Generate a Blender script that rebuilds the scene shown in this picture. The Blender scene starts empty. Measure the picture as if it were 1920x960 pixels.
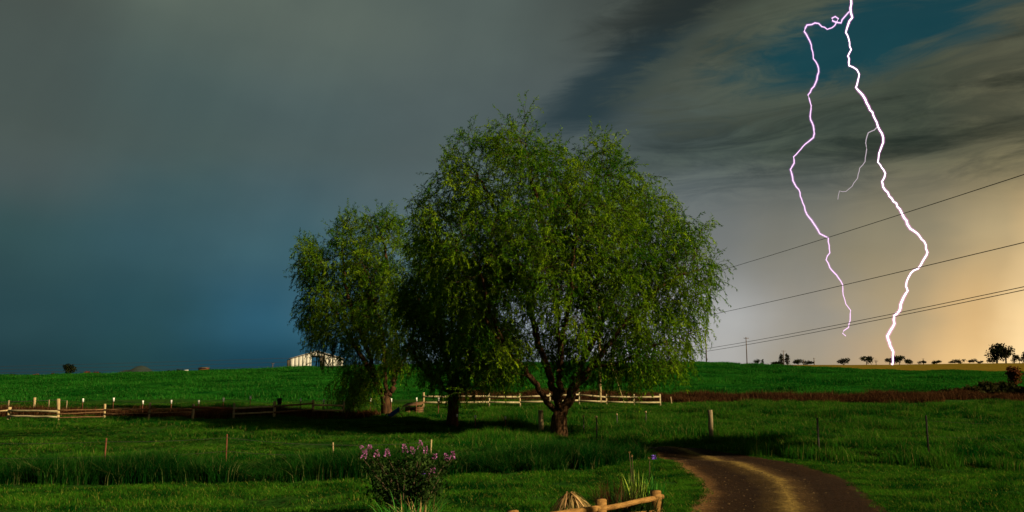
import bpy, bmesh, math, random
import numpy as np
from mathutils import Vector, Matrix, kdtree
R = math.radians
random.seed(7); RNG = np.random.default_rng(7)
SC = bpy.context.scene
COL = SC.collection

# ------------------------------------------------------------------ camera
F = 1500.0                      # focal length in photograph pixels (1920 wide)
PITCH = math.atan(210 / F)
CAMZ = 3.4
cam_d = bpy.data.cameras.new('camera'); cam = bpy.data.objects.new('camera', cam_d); COL.objects.link(cam)
cam_d.sensor_width = 36; cam_d.lens = 36 * F / 1920; cam_d.clip_end = 20000; cam_d.clip_start = .1
cam.location = (0, 0, CAMZ); cam.rotation_euler = (R(90) + PITCH, 0, 0)
SC.camera = cam

# ------------------------------------------------------------------ sun and view
SUN_AZ, SUN_EL = 118.0, 29.0     # degrees clockwise from the view direction / above the horizon
SUN_STRENGTH = 5.0
sd = bpy.data.lights.new('sun', 'SUN'); sun = bpy.data.objects.new('sun', sd); COL.objects.link(sun)
sd.energy = SUN_STRENGTH; sd.angle = R(0.6); sd.color = (1.0, .78, .47)
_a, _e = R(SUN_AZ), R(SUN_EL)
to_sun = Vector((math.sin(_a) * math.cos(_e), math.cos(_a) * math.cos(_e), math.sin(_e)))
sun.rotation_euler = to_sun.to_track_quat('Z', 'Y').to_euler()
SC.view_settings.view_transform = 'Standard'; SC.view_settings.look = 'None'
SC.view_settings.exposure = 0.5; SC.view_settings.gamma = 1.0
SC.render.engine = 'CYCLES'
SC.cycles.max_bounces = 6; SC.cycles.transparent_max_bounces = 8
SC.cycles.use_denoising = True

def lin(c):
    return tuple(((v / 255) / 12.92 if v / 255 <= .04045 else ((v / 255 + .055) / 1.055) ** 2.4) for v in c)

# ------------------------------------------------------------------ node helpers
class NT:
    def __init__(s, nt): s.t = nt; s.n = nt.nodes; s.l = nt.links; s.n.clear()
    def new(s, typ, **kw):
        n = s.n.new(typ)
        for k, v in kw.items(): setattr(n, k, v)
        return n
    def put(s, sock, v):
        if hasattr(v, 'is_output'): s.l.new(v, sock)
        elif v is not None:
            try: sock.default_value = v
            except Exception: sock.default_value = tuple(v) + (1,)
    def math(s, op, a, b=None, c=None, clamp=False):
        n = s.new('ShaderNodeMath', operation=op, use_clamp=clamp)
        s.put(n.inputs[0], a)
        if b is not None: s.put(n.inputs[1], b)
        if c is not None: s.put(n.inputs[2], c)
        return n.outputs[0]
    def mix(s, f, a, b, mode='MIX'):
        n = s.new('ShaderNodeMix', data_type='RGBA', blend_type=mode)
        s.put(n.inputs[0], f); s.put(n.inputs[6], a); s.put(n.inputs[7], b)
        return n.outputs[2]
    def step(s, x, lo, hi):
        n = s.new('ShaderNodeMapRange', interpolation_type='SMOOTHSTEP')
        s.put(n.inputs[0], x); n.inputs[1].default_value = lo; n.inputs[2].default_value = hi
        return n.outputs[0]
    def maprange(s, x, a, b, c, d):
        n = s.new('ShaderNodeMapRange')
        s.put(n.inputs[0], x)
        for i, v in enumerate((a, b, c, d)): n.inputs[i + 1].default_value = v
        return n.outputs[0]
    def comb(s, x, y, z):
        n = s.new('ShaderNodeCombineXYZ')
        for i, v in enumerate((x, y, z)): s.put(n.inputs[i], v)
        return n.outputs[0]
    def noise(s, vec, scale, detail=4, rough=.55, col=False, dist=0.0):
        n = s.new('ShaderNodeTexNoise')
        if vec is not None: s.l.new(vec, n.inputs['Vector'])
        n.inputs['Scale'].default_value = scale; n.inputs['Detail'].default_value = detail
        n.inputs['Roughness'].default_value = rough; n.inputs['Distortion'].default_value = dist
        return n.outputs[1 if col else 0]
    def ramp(s, x, stops, interp='LINEAR'):
        n = s.new('ShaderNodeValToRGB'); cr = n.color_ramp; cr.interpolation = interp
        stops = sorted(stops)
        while len(cr.elements) < len(stops): cr.elements.new(.5)
        for e, (p, c) in zip(cr.elements, stops): e.position = p; e.color = tuple(c) + (1,)
        s.put(n.inputs[0], x)
        return n.outputs[0]

# ------------------------------------------------------------------ sky (world)
def build_world():
    w = bpy.data.worlds.new('World'); SC.world = w; w.use_nodes = True
    T = NT(w.node_tree)
    tc = T.new('ShaderNodeTexCoord')
    sep = T.new('ShaderNodeSeparateXYZ'); T.l.new(tc.outputs['Generated'], sep.inputs[0])
    x, y, z = sep.outputs
    az = T.math('MULTIPLY', T.math('ARCTAN2', x, y), 180 / math.pi)
    el = T.math('MULTIPLY', T.math('ARCSINE', z), 180 / math.pi)
    # slow wander so that no gradient runs straight
    base = T.comb(T.math('MULTIPLY', az, .03), T.math('MULTIPLY', el, .06), 0)
    wn = T.math('SUBTRACT', T.noise(base, 1.6, 4), .5)
    wn2 = T.math('SUBTRACT', T.noise(T.comb(T.math('MULTIPLY', az, .035), T.math('MULTIPLY', el, .05), 7.3), 2.0, 3), .5)
    azw = T.math('ADD', az, T.math('MULTIPLY', wn, 9))
    elw = T.math('ADD', el, T.math('MULTIPLY', wn2, 3.5))
    azn = T.maprange(azw, -90, 120, 0, 1)
    def row(stops):
        return T.ramp(azn, [((a + 90) / 210, lin(c)) for a, c in stops], 'EASE')
    def A(px): return math.degrees(math.atan((px - 960) / 1500))
    r0 = row([(-90, (30, 56, 62)), (A(0), (32, 60, 66)), (A(250), (34, 68, 72)), (A(500), (26, 66, 82)), (A(640), (38, 78, 94)),
              (A(900), (120, 135, 142)), (A(1200), (182, 182, 180)), (A(1340), (176, 174, 170)), (A(1500), (160, 150, 132)), (A(1680), (195, 164, 122)),
              (A(1830), (232, 192, 132)), (A(1960), (255, 222, 165)), (60, (252, 212, 150)), (110, (195, 158, 112))])
    ra = row([(-90, (42, 66, 72)), (A(0), (42, 72, 78)), (A(300), (42, 78, 86)), (A(540), (46, 92, 112)), (A(700), (74, 112, 128)),
              (A(1100), (160, 166, 168)), (A(1330), (176, 176, 174)), (A(1500), (156, 150, 138)), (A(1700), (180, 160, 124)), (A(1850), (220, 182, 126)),
              (A(1940), (250, 214, 156)), (60, (245, 205, 146)), (110, (185, 150, 108))])
    r1 = row([(-90, (52, 74, 78)), (A(0), (52, 80, 82)), (A(300), (54, 86, 94)), (A(540), (62, 96, 106)), (A(800), (92, 112, 116)),
              (A(1100), (118, 126, 126)), (A(1340), (118, 122, 121)), (A(1500), (126, 125, 115)), (A(1700), (142, 134, 110)), (A(1860), (184, 164, 124)), (A(1960), (215, 184, 132)),
              (60, (215, 180, 126)), (110, (150, 130, 100))])
    rb = row([(-90, (72, 82, 80)), (A(0), (74, 87, 86)), (A(300), (65, 90, 93)), (A(540), (72, 95, 100)), (A(800), (88, 104, 106)),
              (A(1100), (92, 106, 108)), (A(1300), (96, 105, 106)), (A(1500), (98, 103, 98)), (A(1700), (108, 105, 88)), (A(1920), (122, 114, 88)), (110, (112, 104, 86))])
    r2 = row([(-90, (74, 84, 78)), (A(0), (76, 88, 84)), (A(300), (76, 94, 92)), (A(550), (78, 95, 95)), (A(800), (82, 96, 96)),
              (A(1050), (80, 92, 93)), (A(1300), (66, 77, 75)), (A(1500), (66, 76, 68)), (A(1700), (62, 70, 60)), (A(1920), (82, 82, 66)), (110, (86, 84, 70))])
    r3 = row([(-90, (72, 78, 72)), (A(0), (76, 84, 78)), (A(300), (92, 104, 95)), (A(600), (90, 102, 95)), (A(900), (84, 96, 92)),
              (A(1150), (72, 80, 76)), (A(1300), (58, 66, 62)), (A(1550), (70, 80, 70)), (A(1920), (60, 70, 64)), (110, (62, 68, 62))])
    c = T.mix(T.step(elw, .2, 3.6), r0, ra)
    c = T.mix(T.step(elw, 3.0, 9.0), c, r1)
    c = T.mix(T.step(elw, 8.0, 13.2), c, rb)
    c = T.mix(T.step(elw, 12.0, 15.2), c, r2)
    c = T.mix(T.step(elw, 16.5, 25), c, r3)
    # layered storm cloud: streaks lying along the horizon on the right, soft rain shafts on the left
    right = T.step(azw, 4, 16)
    sv = T.comb(T.math('MULTIPLY', az, .05), T.math('ADD', T.math('MULTIPLY', el, .34), T.math('MULTIPLY', az, -.012)), 2.0)
    streak = T.noise(sv, 1.25, 9, .62, dist=.9)
    band = T.math('MULTIPLY', T.step(elw, 11.0, 14.5), T.math('SUBTRACT', 1.0, T.math('MULTIPLY', T.step(elw, 20.5, 25), .6)))
    sw = T.math('MULTIPLY', band, right)
    c = T.mix(T.math('MULTIPLY', sw, T.step(streak, .34, .66)), c, T.mix(1.0, c, (1.17, 1.17, 1.13), 'MULTIPLY'))
    c = T.mix(T.math('MULTIPLY', sw, T.step(streak, .56, .34)), c, T.mix(1.0, c, (.50, .55, .57), 'MULTIPLY'))
    fine = T.noise(T.comb(T.math('MULTIPLY', az, .11), T.math('ADD', T.math('MULTIPLY', el, .42), T.math('MULTIPLY', az, -.02)), 5.0), 1.5, 9, .66, dist=1.3)
    fw = T.math('MULTIPLY', T.math('MULTIPLY', T.step(azw, 3, 14), T.step(elw, 9.5, 14)), .9)
    c = T.mix(fw, c, T.mix(1.0, c, T.ramp(T.step(fine, .30, .70), [(0, (.74, .78, .80)), (.5, (.98, .98, .97)), (1, (1.24, 1.22, 1.14))]), 'MULTIPLY'))
    soft = T.noise(T.comb(T.math('MULTIPLY', az, .045), T.math('MULTIPLY', el, .085), 11.0), 1.3, 5, .5)
    c = T.mix(T.step(soft, .38, .68), T.mix(1.0, c, (.93, .94, .95), 'MULTIPLY'), T.mix(1.0, c, (1.06, 1.055, 1.05), 'MULTIPLY'))
    # rain shafts slanting out of the cloud
    shaft = T.noise(T.comb(T.math('ADD', T.math('MULTIPLY', az, .30), T.math('MULTIPLY', el, -.10)), T.math('MULTIPLY', el, .02), 4.0), 1.0, 3, .5)
    c = T.mix(T.step(shaft, .3, .7), T.mix(1.0, c, (.98, .98, .985), 'MULTIPLY'), T.mix(1.0, c, (1.02, 1.02, 1.015), 'MULTIPLY'))
    # broad dark underside of the cloud falling from upper right to lower left
    def lobe(a0, e0, slope, ra, re, soft0, soft1):
        da = T.math('SUBTRACT', az, a0); de = T.math('SUBTRACT', T.math('SUBTRACT', elw, e0), T.math('MULTIPLY', da, slope))
        n1 = T.math('ADD', T.math('MULTIPLY', T.math('SUBTRACT', streak, .5), .7), T.math('MULTIPLY', T.math('SUBTRACT', fine, .5), 1.1))
        d2 = T.math('ADD', T.math('POWER', T.math('ABSOLUTE', T.math('DIVIDE', da, ra)), 2.0), T.math('POWER', T.math('ABSOLUTE', T.math('DIVIDE', de, re)), 2.0))
        d = T.math('ADD', T.math('SQRT', d2), n1)
        return T.step(d, soft1, soft0)
    c = T.mix(T.math('MULTIPLY', lobe(8.5, 20.8, .62, 7.5, 2.6, .35, 1.35), .8), c, lin((30, 52, 60)))
    c = T.mix(T.math('MULTIPLY', lobe(15.0, 25.6, .25, 8.0, 2.2, .4, 1.5), .75), c, lin((40, 46, 44)))
    # pale rim of cloud round the gap, then the gap itself: the clear evening sky
    c = T.mix(T.math('MULTIPLY', lobe(22.4, 21.4, .14, 12.6, 4.2, .74, 1.2), .38), c, lin((90, 96, 80)))
    sky = T.new('ShaderNodeTexSky', sky_type='NISHITA'); sky.sun_disc = False
    sky.sun_elevation = _e; sky.sun_rotation = _a
    skyc = T.mix(1.0, T.mix(1.0, sky.outputs[0], (.05, .05, .05), 'MULTIPLY'), (.12, .62, .52), 'MULTIPLY')
    c = T.mix(T.math('MULTIPLY', lobe(25.0, 21.1, .13, 10.8, 3.0, .42, 1.16), .92), c, T.mix(1.0, T.mix(.45, skyc, lin((10, 62, 72))), T.ramp(T.step(soft, .3, .7), [(0, (.80, .84, .86)), (1, (1.15, 1.12, 1.1))]), 'MULTIPLY'))
    bg = T.new('ShaderNodeBackground'); T.l.new(c, bg.inputs[0]); bg.inputs[1].default_value = 2 ** -SC.view_settings.exposure
    out = T.new('ShaderNodeOutputWorld'); T.l.new(bg.outputs[0], out.inputs[0])
build_world()

# ------------------------------------------------------------------ projection helpers: photograph pixel -> place on the land
_ct, _st = math.cos(PITCH), math.sin(PITCH)
def ray(px, py):
    a, b = (px - 960) / F, (480 - py) / F
    return Vector((a, _ct - b * _st, _st + b * _ct))
def at(px, py, Y):
    d = ray(px, py); return Vector((0, 0, CAMZ)) + d * (Y / d.y)

def _hash(ix, iy, s):
    h = (ix * 374761393 + iy * 668265263 + s * 974711) & 0x7fffffff
    h = ((h ^ (h >> 13)) * 1274126177) & 0x7fffffff
    return ((h ^ (h >> 16)) & 0xffff) / 65535.0
def vnoise(x, y, s=0):
    x = np.asarray(x, float); y = np.asarray(y, float)
    ix = np.floor(x).astype(np.int64); iy = np.floor(y).astype(np.int64)
    fx = x - ix; fy = y - iy; fx = fx * fx * (3 - 2 * fx); fy = fy * fy * (3 - 2 * fy)
    a = _hash(ix, iy, s); b = _hash(ix + 1, iy, s); c = _hash(ix, iy + 1, s); d = _hash(ix + 1, iy + 1, s)
    return (a + (b - a) * fx) * (1 - fy) + (c + (d - c) * fx) * fy - .5
def sst(x, a, b):
    t = np.clip((x - a) / (b - a), 0, 1); return t * t * (3 - 2 * t)

CX = [-400, -128, -110, -88, -68, -55, -43, 5, 45, 59, 72, 85, 105, 128, 400]
CZ = [-1.0, 1.0, 1.3, 1.9, 2.7, 3.0, 3.35, 4.5, 4.5, 3.8, 3.1, 2.6, 2.25, 1.9, 1.2]
FX = [-3000, -600, -100, 40, 120, 170, 220, 330, 400, 450, 3000]
FZ = [-10, -8, -6, 0, 4.5, 5.9, 6.1, 6.2, 7.4, 7.7, 8]
def terr(x, y):
    x = np.asarray(x, float); y = np.asarray(y, float)
    zc = np.interp(x, CX, CZ)
    t = np.clip((y - 74) / 126, 0, 1)
    s1 = t * t * (3 - 2 * t) * .45 + .55 * np.sin(t * math.pi / 2) ** 1.3
    near = zc * s1
    zf = np.interp(x * 700 / np.clip(y, 200, 700), FX, FZ)
    t2 = np.clip((y - 200) / 500, 0, 1)
    mid = zc + (zf - zc) * t2 - .55 * np.exp(-((y - 218) / 14) ** 2)
    t3 = np.clip((y - 700) / 3300, 0, 1)
    z = np.where(y < 200, near, np.where(y < 700, mid, zf - 4 - 56 * t3 + 4 * np.exp(-(y - 700) / 60)))
    # meadow hummocks, calmer on the mown lawn
    rough = .25 + .75 * np.where(x > road_right(y), sst(y, 27, 33), sst(y, 25, 30))
    rough = rough * (1 - .999 * sst(y, 400, 900))
    z = z + rough * (.42 * vnoise(x / 7.5, y / 5.5, 1) + .30 * vnoise(x / 3.1, y / 2.2, 2) + .10 * vnoise(x / 1.3, y / 1.1, 3))
    z = z + (.55 * vnoise(x / 9, y / 3.2, 6) + .4 * vnoise(x / 4, y / 1.9, 7)) * sst(y, 84, 95) * (1 - sst(y, 190, 206))
    z = z + .5 * vnoise(x / 34, y / 26, 4) * sst(y, 78, 120) * (1 - sst(y, 150, 195))
    # ditch under the dry weeds
    z = z - .25 * np.exp(-((y - 88) / 5) ** 2)
    return z
def road_right(y): return np.interp(y, [0, 20, 28, 31, 34], [9.5, 9.3, 9.2, 8.0, 6.0])
def tz(x, y): return float(terr(x, y))
def gp(px, py):
    d = ray(px, py); o = Vector((0, 0, CAMZ)); t = 8.0
    while t < 900:
        p = o + d * t
        if p.z < tz(p.x, p.y): break
        t *= 1.004
    return Vector((p.x, p.y, tz(p.x, p.y)))
def onY(px, Y):
    x = (px - 960) / F * Y * _ct
    return Vector((x, Y, tz(x, Y)))

# ------------------------------------------------------------------ object helpers
def tag(o, label=None, cat=None, group=None, kind=None):
    if label: o['label'] = label
    if cat: o['category'] = cat
    if group: o['group'] = group
    if kind: o['kind'] = kind
    return o
def empty(name, loc, rz=0):
    o = bpy.data.objects.new(name, None); COL.objects.link(o); o.location = loc; o.rotation_euler = (0, 0, rz)
    o.empty_display_size = .2
    return o
def link(name, me, mat=None, parent=None):
    o = bpy.data.objects.new(name, me); COL.objects.link(o)
    if mat and not me.materials: me.materials.append(mat)
    if parent: o.parent = parent
    return o
def np_mesh(name, V, Fc, smooth=False):
    """V (n,3); Fc (m,k) with k 3 or 4, or a list of such"""
    me = bpy.data.meshes.new(name)
    V = np.asarray(V, np.float32); lst = Fc if isinstance(Fc, list) else [Fc]
    lst = [np.asarray(f, np.int32) for f in lst if len(f)]
    me.vertices.add(len(V)); me.vertices.foreach_set('co', V.ravel())
    loops = np.concatenate([f.ravel() for f in lst]); tot = np.concatenate([np.full(len(f), f.shape[1], np.int32) for f in lst])
    start = np.concatenate([[0], np.cumsum(tot)[:-1]]).astype(np.int32)
    me.loops.add(len(loops)); me.loops.foreach_set('vertex_index', loops)
    me.polygons.add(len(tot)); me.polygons.foreach_set('loop_start', start); me.polygons.foreach_set('loop_total', tot)
    if smooth: me.polygons.foreach_set('use_smooth', np.ones(len(tot), bool))
    me.update(calc_edges=True); me.validate()
    return me
class MB:
    """collects shapes for ONE mesh"""
    def __init__(s): s.v = []; s.f3 = []; s.f4 = []; s.n = 0
    def add(s, V, f4=(), f3=()):
        V = np.asarray(V, float)
        if len(f4): s.f4.append(np.asarray(f4) + s.n)
        if len(f3): s.f3.append(np.asarray(f3) + s.n)
        s.v.append(V); s.n += len(V)
    def box(s, c, size, rot=None, jit=0):
        sx, sy, sz = [k / 2 for k in size]
        V = np.array([(a * sx, b * sy, d * sz) for d in (-1, 1) for b in (-1, 1) for a in (-1, 1)], float)
        if jit: V = V + RNG.uniform(-jit, jit, V.shape)
        if rot is not None: V = V @ np.array(rot.to_3x3()).T
        s.add(V + np.array(c), [(0, 2, 3, 1), (4, 5, 7, 6), (0, 1, 5, 4), (2, 6, 7, 3), (0, 4, 6, 2), (1, 3, 7, 5)])
        return s
    def tube(s, pts, rad, n=6, cap=True, twist=0):
        pts = np.asarray(pts, float); m = len(pts); rad = np.broadcast_to(np.asarray(rad, float), (m,))
        tan = np.gradient(pts, axis=0); tan /= np.maximum(np.linalg.norm(tan, axis=1), 1e-9)[:, None]
        up = np.array([0, 0, 1.]) if abs(tan[0][2]) < .9 else np.array([1., 0, 0])
        a = np.cross(tan, up); l = np.linalg.norm(a, axis=1); a[l < 1e-3] = (1, 0, 0); a /= np.linalg.norm(a, axis=1)[:, None]
        b = np.cross(tan, a)
        th = np.arange(n) * 2 * math.pi / n
        ring = pts[:, None] + rad[:, None, None] * (np.cos(th)[None, :, None] * a[:, None] + np.sin(th)[None, :, None] * b[:, None])
        i = np.arange(m - 1)[:, None] * n; j = np.arange(n)[None]; k = (j + 1) % n
        q = np.stack([i + j, i + k, i + n + k, i + n + j], -1).reshape(-1, 4)
        V = ring.reshape(-1, 3); f3 = []
        if cap:
            V = np.vstack([V, pts[0], pts[-1]]); c0 = m * n; c1 = c0 + 1
            f3 = [(c0, (q_ + 1) % n, q_) for q_ in range(n)] + [(c1, (m - 1) * n + q_, (m - 1) * n + (q_ + 1) % n) for q_ in range(n)]
        s.add(V, q, f3)
        return s
    def mesh(s, name, smooth=False):
        fs = []
        if s.f4: fs.append(np.concatenate(s.f4))
        if s.f3: fs.append(np.concatenate(s.f3))
        return np_mesh(name, np.concatenate(s.v), fs, smooth)
    def build(s, name, mat, parent=None, smooth=False, loc=None):
        o = link(name, s.mesh(name, smooth), mat, parent)
        if loc is not None: o.location = loc
        return o

# ------------------------------------------------------------------ materials
def material(name, c1, c2=None, scale=8, rough=.85, stretch=None, bump=0, spec=.2, trans=0, coords='Object', detail=5, rnd=0, c3=None):
    m = bpy.data.materials.new(name); m.use_nodes = True
    T = NT(m.node_tree)
    tc = T.new('ShaderNodeTexCoord'); vec = tc.outputs[coords]
    if coords == 'World':
        pass
    if stretch:
        mp = T.new('ShaderNodeMapping'); T.l.new(vec, mp.inputs[0]); mp.inputs['Scale'].default_value = stretch; vec = mp.outputs[0]
    n = T.noise(vec, scale, detail)
    f = T.step(n, .3, .7)
    col = T.mix(f, tuple(c1) + (1,), tuple(c2 or c1) + (1,))
    if c3: col = T.mix(T.step(T.noise(vec, scale * 4.3, 3), .55, .75), col, tuple(c3) + (1,))
    if rnd:
        oi = T.new('ShaderNodeObjectInfo')
        hs = T.new('ShaderNodeHueSaturation'); T.l.new(col, hs.inputs['Color'])
        T.put(hs.inputs['Value'], T.maprange(oi.outputs['Random'], 0, 1, 1 - rnd, 1 + rnd))
        T.put(hs.inputs['Hue'], T.maprange(oi.outputs['Random'], 0, 1, .5 - rnd * .05, .5 + rnd * .05))
        col = hs.outputs[0]
    out = T.new('ShaderNodeOutputMaterial')
    if trans:
        d = T.new('ShaderNodeBsdfDiffuse'); T.put(d.inputs[0], col)
        t = T.new('ShaderNodeBsdfTranslucent'); T.put(t.inputs[0], T.mix(1.0, col, (1.15, 1.25, .7, 1), 'MULTIPLY'))
        g = T.new('ShaderNodeBsdfGlossy'); g.inputs['Roughness'].default_value = .45
        mx = T.new('ShaderNodeMixShader'); mx.inputs[0].default_value = trans
        T.l.new(d.outputs[0], mx.inputs[1]); T.l.new(t.outputs[0], mx.inputs[2])
        mx2 = T.new('ShaderNodeMixShader'); mx2.inputs[0].default_value = .025
        T.l.new(mx.outputs[0], mx2.inputs[1]); T.l.new(g.outputs[0], mx2.inputs[2])
        T.l.new(mx2.outputs[0], out.inputs[0])
    else:
        p = T.new('ShaderNodeBsdfPrincipled'); T.put(p.inputs['Base Color'], col)
        p.inputs['Roughness'].default_value = rough; p.inputs['Specular IOR Level'].default_value = spec
        if bump:
            b = T.new('ShaderNodeBump'); b.inputs['Strength'].default_value = bump; b.inputs['Distance'].default_value = .03
            T.l.new(T.noise(vec, scale * 2.5, 6), b.inputs['Height']); T.l.new(b.outputs[0], p.inputs['Normal'])
        T.l.new(p.outputs[0], out.inputs[0])
    return m
def leafmat(name, ca, cb, scale, trans=.35, fine=6.0):
    """foliage colour that wanders by clump and by leaf (attribute 'tone')"""
    m = bpy.data.materials.new(name); m.use_nodes = True; T = NT(m.node_tree)
    geo = T.new('ShaderNodeNewGeometry')
    n = T.step(T.noise(geo.outputs['Position'], scale, 3), .3, .7)
    att = T.new('ShaderNodeAttribute', attribute_name='tone')
    col = T.mix(n, tuple(ca) + (1,), tuple(cb) + (1,))
    hs = T.new('ShaderNodeHueSaturation'); T.l.new(col, hs.inputs['Color'])
    T.put(hs.inputs['Value'], T.maprange(att.outputs['Fac'], 0, 1, .4, 2.0))
    T.put(hs.inputs['Hue'], T.maprange(att.outputs['Fac'], 0, 1, .52, .472))
    d = T.new('ShaderNodeBsdfDiffuse'); T.l.new(hs.outputs[0], d.inputs[0])
    t = T.new('ShaderNodeBsdfTranslucent'); T.put(t.inputs[0], T.mix(1.0, hs.outputs[0], (1.2, 1.3, .6, 1), 'MULTIPLY'))
    mx = T.new('ShaderNodeMixShader'); mx.inputs[0].default_value = trans
    T.l.new(d.outputs[0], mx.inputs[1]); T.l.new(t.outputs[0], mx.inputs[2])
    out = T.new('ShaderNodeOutputMaterial'); T.l.new(mx.outputs[0], out.inputs[0])
    return m
def grassmat(name, ca, cb, cc, scale=.35, trans=.35):
    """grass colour that wanders over the field; the third colour is scattered dry blades"""
    m = bpy.data.materials.new(name); m.use_nodes = True; T = NT(m.node_tree)
    geo = T.new('ShaderNodeNewGeometry'); pos = geo.outputs['Position']
    mp = T.new('ShaderNodeMapping'); T.l.new(pos, mp.inputs[0]); mp.inputs['Scale'].default_value = (1, 1.5, .2)
    n = T.step(T.noise(mp.outputs[0], scale, 5), .32, .68)
    att = T.new('ShaderNodeAttribute', attribute_name='tone')
    col = T.mix(n, tuple(ca) + (1,), tuple(cb) + (1,))
    col = T.mix(T.step(att.outputs['Fac'], .86, .97), col, tuple(cc) + (1,))
    hs = T.new('ShaderNodeHueSaturation'); T.l.new(col, hs.inputs['Color'])
    T.put(hs.inputs['Value'], T.maprange(att.outputs['Fac'], 0, 1, .7, 1.3))
    d = T.new('ShaderNodeBsdfDiffuse'); T.l.new(hs.outputs[0], d.inputs[0])
    t = T.new('ShaderNodeBsdfTranslucent'); T.l.new(hs.outputs[0], t.inputs[0])
    mx = T.new('ShaderNodeMixShader'); mx.inputs[0].default_value = trans
    T.l.new(d.outputs[0], mx.inputs[1]); T.l.new(t.outputs[0], mx.inputs[2])
    out = T.new('ShaderNodeOutputMaterial'); T.l.new(mx.outputs[0], out.inputs[0])
    return m
def emitmat(name, col, strength):
    m = bpy.data.materials.new(name); m.use_nodes = True; T = NT(m.node_tree)
    e = T.new('ShaderNodeEmission'); e.inputs[0].default_value = tuple(col) + (1,); e.inputs[1].default_value = strength
    o = T.new('ShaderNodeOutputMaterial'); T.l.new(e.outputs[0], o.inputs[0]); return m
def glowmat(name, col, strength):
    m = bpy.data.materials.new(name); m.use_nodes = True; T = NT(m.node_tree)
    e = T.new('ShaderNodeEmission'); e.inputs[0].default_value = tuple(col) + (1,); e.inputs[1].default_value = strength
    o = T.new('ShaderNodeOutputMaterial'); T.l.new(e.outputs[0], o.inputs['Volume']); return m

M = {}
M['bark'] = material('bark', (.014, .008, .0045), (.085, .045, .020), 8, .95, (1, 1, .22), 1.0, .1)
M['twig'] = material('twig_bark', (.026, .02, .008), (.05, .036, .013), 3, .9)
M['willow'] = leafmat('willow_leaf', (.022, .095, .003), (.125, .225, .007), .55, .38)
M['willow2'] = leafmat('willow_leaf_dark', (.020, .085, .003), (.110, .200, .007), .5, .38)
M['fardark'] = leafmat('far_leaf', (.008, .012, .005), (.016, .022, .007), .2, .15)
M['farbark'] = material('far_bark', (.03, .02, .012), (.05, .035, .02), 2)
M['lawn'] = grassmat('lawn_grass', (.003, .046, .004), (.048, .165, .009), (.17, .18, .03), .55)
M['tall'] = grassmat('tall_grass', (.003, .038, .004), (.014, .075, .007), (.11, .13, .04), .5)
M['meadow'] = grassmat('meadow_grass', (.003, .062, .005), (.046, .150, .009), (.16, .16, .04), .35)
M['pasture'] = grassmat('pasture_grass', (.004, .070, .006), (.022, .15, .012), (.06, .15, .025), .09)
M['drygold'] = grassmat('gold_grass', (.13, .10, .015), (.19, .14, .02), (.22, .17, .05), .03)
M['dry'] = grassmat('dry_weeds', (.032, .014, .007), (.06, .027, .011), (.17, .09, .04), .25, .2)
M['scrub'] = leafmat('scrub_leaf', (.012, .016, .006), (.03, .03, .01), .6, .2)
M['rustleaf'] = leafmat('rust_leaf', (.07, .028, .014), (.12, .05, .02), .8, .3)
M['oldwood'] = material('weathered_wood', (.30, .22, .11), (.46, .36, .19), 6, .9, (1, 1, .12), .5, .1)
M['palewood'] = material('pale_rail_wood', (.26, .22, .12), (.44, .38, .23), 5, .9, (.15, 1, 1), .4, .1, c3=(.15, .12, .06))
M['goldwood'] = material('yellow_rail_wood', (.20, .105, .030), (.36, .20, .060), 9, .85, (.6, .6, 2.5), .8, .1, c3=(.08, .04, .012))
M['brownwood'] = material('brown_wood', (.10, .055, .025), (.18, .10, .045), 6, .9, (1, 1, .3), .4)
M['greywood'] = material('grey_post_wood', (.10, .08, .05), (.34, .27, .15), 9, .9, (1, 1, .08), .8, .1)
M['polewood'] = material('utility_pole_wood', (.07, .05, .035), (.13, .09, .06), 3, .9, (1, 1, .1))
M['litpole'] = material('sunlit_pole_wood', (.40, .30, .13), (.55, .42, .2), 3, .9, (1, 1, .1))  # lit copy of the pole wood: yellow sunlight put into the colour
M['rust'] = material('rusty_steel', (.10, .035, .018), (.16, .06, .03), 12, .8)
M['whitetip'] = material('white_paint', (.8, .8, .74), (.7, .7, .62), 6, .6)
M['wire'] = material('wire_metal', (.035, .032, .03), (.05, .045, .04), 3, .6)
M['barn'] = material('barn_white', (.40, .41, .37), (.52, .52, .47), 1.2, .8, (1, 1, .15), .2, .2, c3=(.36, .36, .31))
M['barnroof'] = material('barn_roof', (.30, .29, .26), (.42, .40, .36), 1, .6)
M['barndark'] = material('barn_inside', (.05, .045, .035), (.09, .075, .055), 1.5, .95)
M['shed'] = material('red_brown_shed', (.10, .02, .012), (.15, .035, .02), 1, .9)
M['blue'] = material('blue_steel', (.015, .075, .32), (.03, .12, .42), 6, .45, spec=.4)
M['rubber'] = material('black_rubber', (.012, .012, .012), (.02, .02, .02), 8, .7)
M['pebble'] = material('pebble', (.05, .032, .014), (.14, .09, .04), 1.5, .9, coords='Object', rnd=.35)
M['straw'] = leafmat('straw_leaf', (.15, .10, .035), (.40, .29, .12), 3, .2)
M['lilacleaf'] = leafmat('lilac_leaf', (.012, .032, .008), (.025, .055, .012), 2.5, .3)
M['lilac'] = leafmat('lilac_petal', (.34, .10, .34), (.48, .20, .46), 9, .35)
M['iris'] = leafmat('iris_petal', (.16, .06, .50), (.26, .12, .62), 9, .35)
M['irisleaf'] = leafmat('iris_leaf', (.03, .17, .025), (.06, .25, .03), 4, .4)
M['paleleaf'] = leafmat('pale_iris_leaf', (.20, .32, .05), (.30, .42, .08), 4, .4)
M['stem'] = material('shrub_stem', (.07, .05, .03), (.12, .08, .05), 6)
M['bolt'] = emitmat('lightning_core', (1.0, .86, 1.0), 2.2)
M['boltdim'] = emitmat('lightning_branch', (1.0, .66, .98), 1.0)
M['boltfaint'] = emitmat('lightning_twig', (1.0, .84, .95), .40)
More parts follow.
